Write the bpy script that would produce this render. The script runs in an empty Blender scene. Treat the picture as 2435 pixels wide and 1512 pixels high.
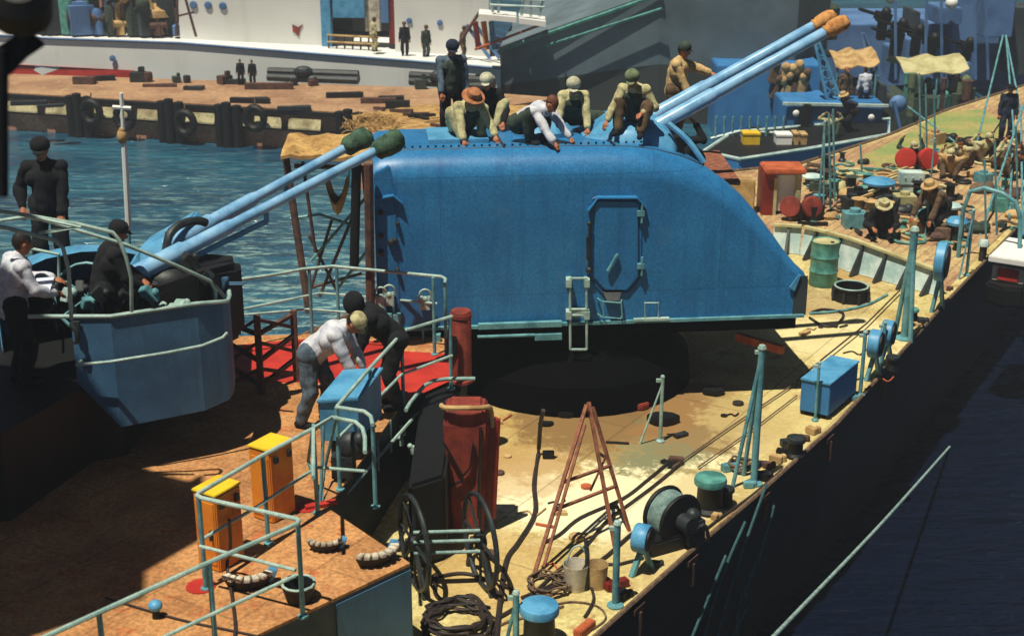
import bpy, bmesh, math, random
from mathutils import Vector, Matrix, Euler
random.seed(7)
R = math.radians
scene = bpy.context.scene
COL = scene.collection
# ------------------------------------------------------------------ camera
CAMH, PITCH, F = 9.5, 19.5, 3400.0      # F in px of a 2435 px wide picture
cam_d = bpy.data.cameras.new("camera")
cam = bpy.data.objects.new("camera", cam_d); COL.objects.link(cam)
cam.location = (0, 0, CAMH); cam.rotation_euler = (R(90-PITCH), 0, 0)
cam_d.sensor_width = 36; cam_d.lens = 36*F/2435.0
cam_d.clip_start = .1; cam_d.clip_end = 3000
cam_d.dof.use_dof = True; cam_d.dof.focus_distance = 23; cam_d.dof.aperture_fstop = 1.6
scene.camera = cam
# ------------------------------------------------------------------ light
SUN = Vector((-0.33, -0.4, 1.45)).normalized()     # towards the sun
world = bpy.data.worlds.new("World"); scene.world = world; world.use_nodes = True
wn = world.node_tree; bg = wn.nodes["Background"]
sky = wn.nodes.new("ShaderNodeTexSky"); sky.sky_type = 'NISHITA'; sky.sun_disc = False
sky.air_density = 0.22; sky.dust_density = 0.3; sky.ozone_density = 1.5
sky.sun_elevation = math.asin(SUN.z); sky.sun_rotation = math.atan2(SUN.x, SUN.y)
wn.links.new(sky.outputs[0], bg.inputs[0]); bg.inputs[1].default_value = 0.05
sl = bpy.data.lights.new("sun", 'SUN'); sl.energy = 5; sl.angle = R(.5); sl.color = (1, .95, .8)
so = bpy.data.objects.new("sun", sl); COL.objects.link(so)
so.rotation_euler = SUN.to_track_quat('Z', 'Y').to_euler()
scene.view_settings.view_transform = 'Standard'; scene.view_settings.look = 'None'
scene.cycles.diffuse_bounces = 1
scene.view_settings.exposure = 0.06; scene.view_settings.gamma = 1
# ------------------------------------------------------------------ pixel -> place helpers
CP, SP = math.cos(R(PITCH)), math.sin(R(PITCH))
def ray(px, py):
    a = (px-1217.5)/F; b = -(py-756)/F
    return Vector((a, CP + b*SP, -SP + b*CP))
def W(px, py, z=0.0):
    d = ray(px, py); t = (z-CAMH)/d.z
    return Vector((0, 0, CAMH)) + d*t
def WY(px, py, Y):
    d = ray(px, py); t = Y/d.y
    return Vector((0, 0, CAMH)) + d*t
def WP(px, py, p0, n):
    d = ray(px, py); c = Vector((0, 0, CAMH)); t = (p0-c).dot(n)/d.dot(n)
    return c + d*t
# ------------------------------------------------------------------ materials
def lin(c):
    return tuple(((x/255)/12.92 if x/255 <= .04045 else ((x/255+.055)/1.055)**2.4) for x in c)
MATS = {}
def mat(name, c1, c2=None, scale=3, rough=.6, metal=0, bump=.15, rust=0, rustc=(95, 52, 28), grain=.25, c3=None, lo=.42, hi=.62, gs=60, spec=.4):
    if name in MATS: return MATS[name]
    m = bpy.data.materials.new(name); m.use_nodes = True; nt = m.node_tree; N = nt.nodes; L = nt.links
    b = N["Principled BSDF"]; b.inputs['Roughness'].default_value = rough; b.inputs['Metallic'].default_value = metal
    b.inputs['Specular IOR Level'].default_value = spec
    tc = N.new("ShaderNodeTexCoord")
    geo = N.new("ShaderNodeNewGeometry")
    def noise(s, d=6, r=.6):
        n = N.new("ShaderNodeTexNoise"); n.inputs['Scale'].default_value = s; n.inputs['Detail'].default_value = d
        n.inputs['Roughness'].default_value = r; L.new(geo.outputs['Position'], n.inputs['Vector']); return n
    def ramp(src, lo, hi):
        r = N.new("ShaderNodeMapRange"); r.inputs[1].default_value = lo; r.inputs[2].default_value = hi
        L.new(src, r.inputs[0]); return r.outputs[0]
    def mix(f, a, c, mode='MIX'):
        x = N.new("ShaderNodeMix"); x.data_type = 'RGBA'; x.blend_type = mode
        if isinstance(f, float): x.inputs[0].default_value = f
        else: L.new(f, x.inputs[0])
        for i, v in ((6, a), (7, c)):
            if isinstance(v, tuple): x.inputs[i].default_value = (*v, 1)
            else: L.new(v, x.inputs[i])
        return x.outputs[2]
    c1 = lin(c1); c2 = lin(c2) if c2 else tuple(x*.8 for x in c1)
    col = mix(ramp(noise(scale).outputs[0], lo, hi), c1, c2)
    if c3: col = mix(ramp(noise(scale*2.7, 8, .7).outputs[0], .55, .68), col, lin(c3))
    if rust: col = mix(ramp(noise(scale*1.9, 10, .75).outputs[0], .74-rust*.3, .78-rust*.2), col, lin(rustc))
    g = noise(gs, 2, .5)
    gg = N.new("ShaderNodeMapRange"); gg.inputs[1].default_value = .25; gg.inputs[2].default_value = .75
    gg.inputs[3].default_value = 1-grain; gg.inputs[4].default_value = 1+grain; L.new(g.outputs[0], gg.inputs[0])
    cb = N.new("ShaderNodeCombineColor")
    for i in range(3): L.new(gg.outputs[0], cb.inputs[i])
    col = mix(1.0, col, cb.outputs[0], 'MULTIPLY')
    L.new(col, b.inputs['Base Color'])
    if bump:
        bp = N.new("ShaderNodeBump"); bp.inputs['Strength'].default_value = bump; bp.inputs['Distance'].default_value = .02
        L.new(noise(scale*6, 5, .6).outputs[0], bp.inputs['Height']); L.new(bp.outputs[0], b.inputs['Normal'])
    MATS[name] = m; return m
M = {}
def dm(k, *a, **kw): M[k] = mat(k, *a, **kw)
dm('turret_blue', (46, 124, 178), (38, 110, 164), scale=.7, rough=.4, grain=.24, bump=.22, gs=26)
dm('shade_black', (5, 5, 6), (3, 3, 4), scale=4, rough=.9, bump=0, spec=.05)
dm('tub_blue', (66, 108, 142), (54, 92, 124), scale=1.2, rough=.6, grain=.2)
dm('sky_paint', (92, 160, 200), (66, 134, 176), scale=3, rough=.45, grain=.15)
dm('barrel_blue', (146, 190, 224), (120, 172, 212), scale=3, rough=.25, grain=.1, bump=.03)
dm('pipe', (168, 192, 182), (134, 164, 156), scale=5, rough=.5, rust=.25, bump=.05)
dm('pipe_teal', (104, 160, 166), (72, 124, 134), scale=5, rough=.5, rust=.2, bump=.05)
dm('teal', (92, 158, 146), (62, 118, 112), scale=4, rough=.5, rust=.35)
dm('palewhite', (205, 222, 215), (160, 190, 188), scale=2.5, rough=.5, rust=.25, rustc=(120, 105, 80))
dm('white', (242, 240, 234), (226, 226, 220), scale=.15, rough=.6, grain=.06, bump=.03)
dm('white_dirty', (215, 205, 185), (160, 150, 130), scale=3, rough=.7)
dm('hull', (24, 28, 33), (16, 20, 25), scale=.6, rough=.55, grain=.2, rust=.12, rustc=(44, 32, 26), c3=(34, 38, 42))
dm('black', (11, 12, 14), (6, 7, 8), scale=4, rough=.6, grain=.3, bump=.2)
dm('darkmetal', (44, 50, 52), (28, 32, 34), scale=6, rough=.5, rust=.2)
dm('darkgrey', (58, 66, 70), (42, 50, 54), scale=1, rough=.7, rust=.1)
dm('main_deck', (208, 192, 130), (184, 162, 100), scale=.8, rough=.85, grain=.3, c3=(164, 122, 70), rust=.28, rustc=(112, 74, 44), bump=.3, gs=14, lo=.45, hi=.6)
dm('fore_deck', (172, 132, 98), (196, 168, 116), scale=.6, rough=.85, grain=.35, c3=(136, 92, 68), bump=.3, gs=12)
dm('green_deck', (132, 146, 84), (166, 152, 92), scale=.9, rough=.9, grain=.2, gs=10)
dm('upper_deck', (192, 138, 86), (164, 112, 68), scale=1.3, rough=.9, grain=.4, c3=(176, 96, 52), rust=.12, rustc=(140, 46, 34), bump=.4, gs=22)
dm('red', (190, 52, 38), (168, 40, 32), scale=2, rough=.6, grain=.15)
dm('darkred', (128, 36, 28), (104, 30, 24), scale=3, rough=.55, grain=.2)
dm('redrust', (150, 60, 44), (112, 44, 36), scale=4, rough=.7, rust=.3)
dm('orange', (232, 142, 40), (220, 122, 32), scale=3, rough=.6, grain=.12)
dm('yellow', (232, 196, 40), (222, 176, 36), scale=3, rough=.6, grain=.1)
dm('orangewood', (196, 100, 58), (160, 78, 44), scale=4, rough=.7)
dm('rustframe', (98, 66, 54), (62, 48, 44), scale=6, rough=.8, rust=.4)
dm('ladder', (150, 92, 66), (110, 66, 50), scale=8, rough=.8)
dm('canvas', (196, 164, 112), (160, 124, 78), scale=3, rough=.9, grain=.25)
dm('tarp_green', (66, 98, 76), (36, 54, 44), scale=8, rough=.8, bump=.5)
dm('tarp_tan', (206, 150, 88), (170, 108, 56), scale=8, rough=.9, bump=.5)
dm('cream', (196, 188, 140), (166, 156, 108), scale=2, rough=.8)
dm('door_trim', (36, 104, 158), (28, 90, 140), scale=3, rough=.5)
dm('rope', (120, 96, 74), (84, 66, 54), scale=12, rough=.9)
dm('rope_pale', (150, 176, 168), (112, 140, 138), scale=8, rough=.8)
dm('hose', (52, 42, 38), (36, 30, 30), scale=9, rough=.6)
dm('quay', (176, 138, 104), (150, 112, 84), scale=.5, rough=.95, grain=.25, c3=(190, 158, 112), bump=.2, gs=8)
dm('quaywall', (206, 150, 118), (166, 118, 94), scale=1, rough=.95, grain=.3, gs=10)
dm('panel_yellow', (206, 194, 150), (150, 136, 100), scale=2, rough=.9, rust=.5, c3=(120, 90, 64))
dm('straw', (190, 152, 92), (150, 112, 64), scale=2.5, rough=.95, c3=(120, 92, 60), gs=14)
dm('greyship', (104, 120, 128), (84, 100, 106), scale=.4, rough=.7, grain=.15, rust=.12, rustc=(74, 60, 50))
dm('bluehull', (58, 128, 186), (44, 110, 168), scale=.5, rough=.55, grain=.15)
dm('bluegrey', (92, 128, 176), (70, 104, 150), scale=.6, rough=.6, rust=.1)
dm('shore', (72, 66, 58), (52, 58, 52), scale=.3, rough=.95, c3=(96, 64, 50), gs=3)
dm('skin', (176, 112, 78), (160, 98, 68), scale=20, rough=.6, grain=.05, bump=0)
dm('skin_dark', (60, 34, 26), scale=20, rough=.6, grain=.05, bump=0)
dm('cloth_cream', (196, 188, 142), (150, 142, 104), scale=9, rough=.95, bump=.4)
dm('cloth_white', (214, 214, 220), (176, 180, 194), scale=9, rough=.95, bump=.4, grain=.06)
dm('cloth_black', (20, 22, 27), (13, 14, 18), scale=9, rough=.95, bump=.4)
dm('cloth_navy', (36, 48, 70), (24, 32, 50), scale=9, rough=.95, bump=.4)
dm('cloth_grey', (92, 108, 122), (66, 80, 92), scale=9, rough=.95, bump=.4)
dm('cloth_green', (62, 74, 62), (42, 52, 46), scale=9, rough=.95, bump=.4)
dm('cloth_tan', (206, 174, 122), (170, 138, 92), scale=9, rough=.95, bump=.4)
dm('cloth_brown', (104, 82, 60), (76, 60, 46), scale=9, rough=.95, bump=.4)
dm('cap_pale', (196, 194, 170), (160, 156, 132), scale=9, rough=.95)
dm('hat_orange', (176, 116, 76), (140, 88, 58), scale=9, rough=.9)
dm('hat_green', (112, 124, 92), (84, 96, 70), scale=9, rough=.9)
dm('hair', (24, 18, 16), scale=30, rough=.7)
dm('hair_brown', (110, 62, 44), (84, 46, 34), scale=30, rough=.7)
dm('glass_dark', (14, 18, 24), scale=2, rough=.15, bump=0)
dm('skyglint', (200, 215, 225), scale=2, rough=.4, bump=0)
dm('paper', (225, 232, 245), (205, 214, 235), scale=4, rough=.8, bump=0, grain=.03)
# ------------------------------------------------------------------ mesh builder
def smooth_path(pts, k=4):
    pts = [Vector(p) for p in pts]
    if len(pts) < 3: return pts
    out = []
    for i in range(len(pts)-1):
        p0 = pts[max(i-1, 0)]; p1 = pts[i]; p2 = pts[i+1]; p3 = pts[min(i+2, len(pts)-1)]
        for j in range(k):
            t = j/k
            out.append(.5*((2*p1)+(-p0+p2)*t+(2*p0-5*p1+4*p2-p3)*t*t+(-p0+3*p1-3*p2+p3)*t**3))
    out.append(pts[-1]); return out
class G:
    def __init__(s): s.v = []; s.f = []
    def add(s, vs, fs, m=None):
        o = len(s.v)
        s.v += [(m @ Vector(v)) if m else Vector(v) for v in vs]
        s.f += [tuple(o+i for i in f) for f in fs]; return s
    def box(s, c, d, rot=(0, 0, 0), taper=1):
        x, y, z = d[0]/2, d[1]/2, d[2]/2; t = taper
        vs = [(-x, -y, -z), (x, -y, -z), (x, y, -z), (-x, y, -z), (-x*t, -y*t, z), (x*t, -y*t, z), (x*t, y*t, z), (-x*t, y*t, z)]
        fs = [(0, 3, 2, 1), (4, 5, 6, 7), (0, 1, 5, 4), (1, 2, 6, 5), (2, 3, 7, 6), (3, 0, 4, 7)]
        return s.add(vs, fs, Matrix.Translation(Vector(c)) @ Euler(rot).to_matrix().to_4x4())
    def bar(s, a, b, w, h=None):
        a = Vector(a); b = Vector(b); d = b-a; q = d.to_track_quat('Z', 'Y')
        x, y = w/2, (h or w)/2; L = d.length
        vs = [(-x, -y, 0), (x, -y, 0), (x, y, 0), (-x, y, 0), (-x, -y, L), (x, -y, L), (x, y, L), (-x, y, L)]
        fs = [(0, 3, 2, 1), (4, 5, 6, 7), (0, 1, 5, 4), (1, 2, 6, 5), (2, 3, 7, 6), (3, 0, 4, 7)]
        return s.add(vs, fs, Matrix.Translation(a) @ q.to_matrix().to_4x4())
    def tube(s, pts, r, n=8, sm=0, closed=False, r2=None):
        pts = [Vector(p) for p in pts]
        if sm: pts = smooth_path(pts+([pts[0]] if closed else []), sm)
        if closed and (pts[0]-pts[-1]).length < 1e-6: pts = pts[:-1]
        m = len(pts); vs = []; fs = []; up = Vector((.13, .21, .97)).normalized()
        for i, p in enumerate(pts):
            if closed: t = (pts[(i+1) % m]-pts[i-1])
            else: t = pts[min(i+1, m-1)]-pts[max(i-1, 0)]
            t.normalize()
            a = t.cross(up)
            if a.length < .05: a = t.cross(Vector((1, 0, 0)))
            a.normalize(); b = t.cross(a)
            rr = r if r2 is None else r+(r2-r)*i/max(m-1, 1)
            for k in range(n):
                w = 2*math.pi*k/n; vs.append(p+(a*math.cos(w)+b*math.sin(w))*rr)
        for i in range(m if closed else m-1):
            j = (i+1) % m
            for k in range(n):
                l = (k+1) % n; fs.append((i*n+k, i*n+l, j*n+l, j*n+k))
        if not closed: fs.append(tuple(range(n))[::-1]); fs.append(tuple((m-1)*n+k for k in range(n)))
        return s.add(vs, fs)
    def lathe(s, prof, base=(0, 0, 0), n=24, axis=(0, 0, 1)):
        q = Vector(axis).to_track_quat('Z', 'Y').to_matrix().to_4x4(); vs = []; fs = []
        for r, z in prof:
            for k in range(n):
                w = 2*math.pi*k/n; vs.append((r*math.cos(w), r*math.sin(w), z))
        for i in range(len(prof)-1):
            for k in range(n):
                l = (k+1) % n; fs.append((i*n+k, i*n+l, (i+1)*n+l, (i+1)*n+k))
        if prof[0][0] > 1e-4: fs.append(tuple(range(n))[::-1])
        if prof[-1][0] > 1e-4: fs.append(tuple((len(prof)-1)*n+k for k in range(n)))
        return s.add(vs, fs, Matrix.Translation(Vector(base)) @ q)
    def prism(s, poly, z0, z1):
        n = len(poly)
        z0 = z0 if isinstance(z0, (list, tuple)) else [z0]*n
        z1 = z1 if isinstance(z1, (list, tuple)) else [z1]*n
        vs = [(p[0], p[1], z0[i]) for i, p in enumerate(poly)]+[(p[0], p[1], z1[i]) for i, p in enumerate(poly)]
        fs = [tuple(range(n))[::-1], tuple(range(n, 2*n))]+[(i, (i+1) % n, (i+1) % n+n, i+n) for i in range(n)]
        return s.add(vs, fs)
    def slab(s, poly3, t):      # planar polygon in 3d with thickness vector t
        n = len(poly3); t = Vector(t); a = [Vector(p) for p in poly3]
        vs = a+[p+t for p in a]
        fs = [tuple(range(n)), tuple(range(n, 2*n))[::-1]]+[(i, i+n, (i+1) % n+n, (i+1) % n) for i in range(n)]
        return s.add(vs, fs)
    def caps(s, a, b, ra, rb, n=10):    # tapered capsule, closed
        a = Vector(a); b = Vector(b); d = b-a
        L = max(d.length, 1e-4); q = d.to_track_quat('Z', 'Y').to_matrix().to_4x4() if d.length > 1e-4 else Matrix()
        pr = []
        for k in range(5): w = math.pi/2*(1-k/4); pr.append((max(ra*math.cos(w), 1e-5), -ra*math.sin(w)))
        for k in range(5): w = math.pi/2*k/4; pr.append((max(rb*math.cos(w), 1e-5), L+rb*math.sin(w)))
        vs = []; fs = []
        for r, z in pr:
            for k in range(n): w = 2*math.pi*k/n; vs.append((r*math.cos(w), r*math.sin(w), z))
        for i in range(len(pr)-1):
            for k in range(n): l = (k+1) % n; fs.append((i*n+k, i*n+l, (i+1)*n+l, (i+1)*n+k))
        fs.append(tuple(range(n))[::-1]); fs.append(tuple((len(pr)-1)*n+k for k in range(n)))
        return s.add(vs, fs, Matrix.Translation(a) @ q)
    def ball(s, c, r, sc=(1, 1, 1), n=12, rot=(0, 0, 0)):
        vs = []; fs = []; h = n//2
        for i in range(h+1):
            t = math.pi*i/h
            for k in range(n):
                w = 2*math.pi*k/n; rr = max(math.sin(t), 1e-4)
                vs.append((r*sc[0]*rr*math.cos(w), r*sc[1]*rr*math.sin(w), -r*sc[2]*math.cos(t)))
        for i in range(h):
            for k in range(n): l = (k+1) % n; fs.append((i*n+k, i*n+l, (i+1)*n+l, (i+1)*n+k))
        return s.add(vs, fs, Matrix.Translation(Vector(c)) @ Euler(rot).to_matrix().to_4x4())
    def build(s, name, m, parent=None, smooth=False, bevel=0, label=None, cat=None, group=None, kind=None):
        me = bpy.data.meshes.new(name)
        if parent is not None:
            o = Vector((0, 0, 0)); p = parent
            while p is not None: o += p.location; p = p.parent
        else:
            xs = [v.x for v in s.v]; ys = [v.y for v in s.v]; zs = [v.z for v in s.v]
            o = Vector(((min(xs)+max(xs))/2, (min(ys)+max(ys))/2, min(zs)))
            if kind == 'structure': o = Vector((0, 0, 0))
        me.from_pydata([v-o for v in s.v], [], s.f); me.validate()
        bm = bmesh.new(); bm.from_mesh(me)
        bmesh.ops.recalc_face_normals(bm, faces=bm.faces)
        if bevel:
            es = [e for e in bm.edges if len(e.link_faces) == 2 and e.calc_face_angle(0) > .6]
            bmesh.ops.bevel(bm, geom=es, offset=bevel, segments=2, affect='EDGES', clamp_overlap=True)
        bm.to_mesh(me); bm.free()
        ml = m if isinstance(m, list) else [m]
        for x in ml: me.materials.append(M[x] if isinstance(x, str) else x)
        if smooth:
            me.polygons.foreach_set('use_smooth', [True]*len(me.polygons))
            if smooth != 'all': me.set_sharp_from_angle(angle=R(38))
        ob = bpy.data.objects.new(name, me); COL.objects.link(ob)
        if parent is not None: ob.parent = parent
        else: ob.location = o
        tag(ob, label, cat, group, kind); return ob
def tag(o, label=None, cat=None, group=None, kind=None):
    if label: o['label'] = label
    if cat: o['category'] = cat
    if group: o['group'] = group
    if kind: o['kind'] = kind
    return o
def thing(name, label, cat, loc=(0, 0, 0), group=None):
    o = bpy.data.objects.new(name, None); COL.objects.link(o); o.location = Vector(loc)
    o.empty_display_size = .2
    return tag(o, label, cat, group)
def dup(root, loc, rotz=0, label=None, group=None, scale=None, mats=None):
    def cp(o, parent):
        c = o.copy(); COL.objects.link(c)
        if parent is not None: c.parent = parent
        for ch in list(o.children): cp(ch, c)
        return c
    r = cp(root, None); r.location = Vector(loc); r.rotation_euler = (0, 0, rotz)
    if label: r['label'] = label
    if group: r['group'] = group
    if scale: r.scale = scale if not isinstance(scale, (int, float)) else (scale,)*3
    return r
def place(root, loc, rotz=0, scale=None):
    root.location = Vector(loc); root.rotation_euler = (0, 0, rotz)
    if scale: root.scale = scale if not isinstance(scale, (int, float)) else (scale,)*3
    return root

dm('ship_lower', (62, 66, 62), (48, 52, 50), scale=.5, rough=.8, rust=.15)
dm('reflect_teal', (52, 92, 96), (38, 72, 78), scale=8, rough=.8)
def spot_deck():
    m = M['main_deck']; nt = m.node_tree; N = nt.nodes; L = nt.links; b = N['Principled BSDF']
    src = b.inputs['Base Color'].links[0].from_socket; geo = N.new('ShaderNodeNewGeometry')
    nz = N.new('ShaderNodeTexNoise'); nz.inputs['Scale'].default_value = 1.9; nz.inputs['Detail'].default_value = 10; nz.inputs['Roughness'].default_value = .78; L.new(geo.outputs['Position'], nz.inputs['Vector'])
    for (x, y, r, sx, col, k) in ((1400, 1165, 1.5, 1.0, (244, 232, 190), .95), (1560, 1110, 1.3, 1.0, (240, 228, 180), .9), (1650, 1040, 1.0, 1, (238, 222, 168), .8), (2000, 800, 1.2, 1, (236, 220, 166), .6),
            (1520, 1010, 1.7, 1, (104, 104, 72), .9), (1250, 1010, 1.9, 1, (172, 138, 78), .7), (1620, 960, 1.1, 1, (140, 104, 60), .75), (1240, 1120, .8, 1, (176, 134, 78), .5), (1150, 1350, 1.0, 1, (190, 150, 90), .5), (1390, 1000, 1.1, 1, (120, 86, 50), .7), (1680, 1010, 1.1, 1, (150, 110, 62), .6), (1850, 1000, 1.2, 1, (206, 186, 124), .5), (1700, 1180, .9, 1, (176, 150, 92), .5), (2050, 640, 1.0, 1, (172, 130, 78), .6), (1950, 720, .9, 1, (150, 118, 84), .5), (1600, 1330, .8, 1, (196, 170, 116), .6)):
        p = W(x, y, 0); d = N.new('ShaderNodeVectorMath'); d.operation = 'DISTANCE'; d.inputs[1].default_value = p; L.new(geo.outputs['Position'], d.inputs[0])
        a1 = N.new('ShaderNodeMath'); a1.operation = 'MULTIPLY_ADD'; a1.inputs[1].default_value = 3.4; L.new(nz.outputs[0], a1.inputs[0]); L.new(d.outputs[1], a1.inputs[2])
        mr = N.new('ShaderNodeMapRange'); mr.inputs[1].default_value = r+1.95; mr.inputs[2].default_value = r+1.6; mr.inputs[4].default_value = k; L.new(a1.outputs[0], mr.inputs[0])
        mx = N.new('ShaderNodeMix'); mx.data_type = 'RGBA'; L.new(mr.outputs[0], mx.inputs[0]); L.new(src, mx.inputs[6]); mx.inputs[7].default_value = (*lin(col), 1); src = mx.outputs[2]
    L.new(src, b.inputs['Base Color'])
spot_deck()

def seams(mn, sc, rot, dark=.72, w=.012, row=.35, brick=1.2):
    m = M[mn]; nt = m.node_tree; N = nt.nodes; L = nt.links; b = N['Principled BSDF']; src = b.inputs['Base Color'].links[0].from_socket
    geo = N.new('ShaderNodeNewGeometry'); mp = N.new('ShaderNodeMapping'); mp.inputs['Rotation'].default_value = rot; L.new(geo.outputs['Position'], mp.inputs[0])
    br = N.new('ShaderNodeTexBrick'); br.inputs['Color1'].default_value = (1, 1, 1, 1); br.inputs['Color2'].default_value = (.93, .93, .93, 1); br.inputs['Mortar'].default_value = (dark,)*3+(1,)
    br.inputs['Scale'].default_value = sc; br.inputs['Mortar Size'].default_value = w; br.inputs['Mortar Smooth'].default_value = .3; br.inputs['Brick Width'].default_value = brick; br.inputs['Row Height'].default_value = row
    L.new(mp.outputs[0], br.inputs['Vector']); mx = N.new('ShaderNodeMix'); mx.data_type = 'RGBA'; mx.blend_type = 'MULTIPLY'; mx.inputs[0].default_value = 1
    L.new(src, mx.inputs[6]); L.new(br.outputs[0], mx.inputs[7]); L.new(mx.outputs[2], b.inputs['Base Color'])
seams('main_deck', .5, (0, 0, R(-58)), .7, .01, .7, 1.6); seams('upper_deck', .5, (0, 0, R(-58)), .72, .01, .6, 1.4); seams('fore_deck', 1, (0, 0, R(-58)), .7, .03, .22, 3); seams('quay', .4, (0, 0, R(2)), .8, .02, .5, 1.4)
seams('hull', .4, (R(90), 0, R(-58)), .55, .012, .5, 1.3); seams('turret_blue', .5, (R(90), 0, 0), .72, .005, 1.0, 1.15)

def streaks(mn, col, k=.5, lo=.56, hi=.72, s=(5, 5, .35)):
    m = M[mn]; nt = m.node_tree; N = nt.nodes; L = nt.links; b = N['Principled BSDF']; src = b.inputs['Base Color'].links[0].from_socket
    geo = N.new('ShaderNodeNewGeometry'); mp = N.new('ShaderNodeMapping'); mp.inputs['Scale'].default_value = s; L.new(geo.outputs['Position'], mp.inputs[0])
    n1 = N.new('ShaderNodeTexNoise'); n1.inputs['Scale'].default_value = 1; n1.inputs['Detail'].default_value = 6; n1.inputs['Roughness'].default_value = .65; L.new(mp.outputs[0], n1.inputs['Vector'])
    mr = N.new('ShaderNodeMapRange'); mr.inputs[1].default_value = lo; mr.inputs[2].default_value = hi; mr.inputs[4].default_value = k; L.new(n1.outputs[0], mr.inputs[0])
    mx = N.new('ShaderNodeMix'); mx.data_type = 'RGBA'; L.new(mr.outputs[0], mx.inputs[0]); L.new(src, mx.inputs[6]); mx.inputs[7].default_value = (*lin(col), 1); L.new(mx.outputs[2], b.inputs['Base Color'])
streaks('turret_blue', (26, 84, 132), .55, .5, .72); streaks('turret_blue', (92, 140, 160), .3, .6, .75, (1.5, 1.5, 1.2)); streaks('tub_blue', (48, 64, 70), .5); streaks('hull', (46, 44, 42), .5); streaks('greyship', (70, 62, 54), .5, s=(.8, .8, .12)); streaks('white', (190, 180, 158), .3, s=(.7, .7, .1))
streaks('orange', (150, 70, 30), .5, s=(9, 9, 2)); streaks('bluehull', (30, 70, 104), .5, s=(2, 2, .4)); streaks('redrust', (84, 44, 38), .6, s=(6, 6, 1)); streaks('sky_paint', (60, 96, 116), .4, s=(5, 5, 2)); streaks('barrel_blue', (84, 130, 170), .5, .5, .7, (3, 3, 3)); streaks('teal', (60, 70, 58), .5, s=(9, 9, 3)); streaks('upper_deck', (120, 84, 56), .4, .55, .75, (.9, .9, .9)); streaks('upper_deck', (170, 70, 44), .35, .62, .7, (1.7, 1.7, 1))
# ------------------------------------------------------------------ people
PS = 1.13
FOLD = bpy.data.textures.new('folds', 'CLOUDS'); FOLD.noise_scale = .2; FOLD.noise_depth = 1
def remesh(g, vox, smooth_it=3, fold=0):
    me = bpy.data.meshes.new('tmp'); me.from_pydata([tuple(v) for v in g.v], [], g.f)
    ob = bpy.data.objects.new('tmp', me); COL.objects.link(ob)
    md = ob.modifiers.new('r', 'REMESH'); md.mode = 'VOXEL'; md.voxel_size = vox; md.use_smooth_shade = True
    s = ob.modifiers.new('s', 'SMOOTH'); s.factor = .5; s.iterations = smooth_it
    if fold:
        d = ob.modifiers.new('d', 'DISPLACE'); d.texture = FOLD; d.strength = fold; d.mid_level = .3; d.texture_coords = 'LOCAL'
    dg = bpy.context.evaluated_depsgraph_get(); dg.update()
    out = bpy.data.meshes.new_from_object(ob.evaluated_get(dg))
    bpy.data.objects.remove(ob); return out
def ik(a, b, l1, l2, pole):
    d = b-a; L = min(d.length, (l1+l2)*.999); dn = d.normalized()
    b = a+dn*L
    x = (l1*l1-l2*l2+L*L)/(2*L); h = math.sqrt(max(l1*l1-x*x, 0))
    p = pole-dn*pole.dot(dn)
    if p.length < 1e-3: p = Vector((0, 0, 1))
    return a+dn*x+p.normalized()*h, b
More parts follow.
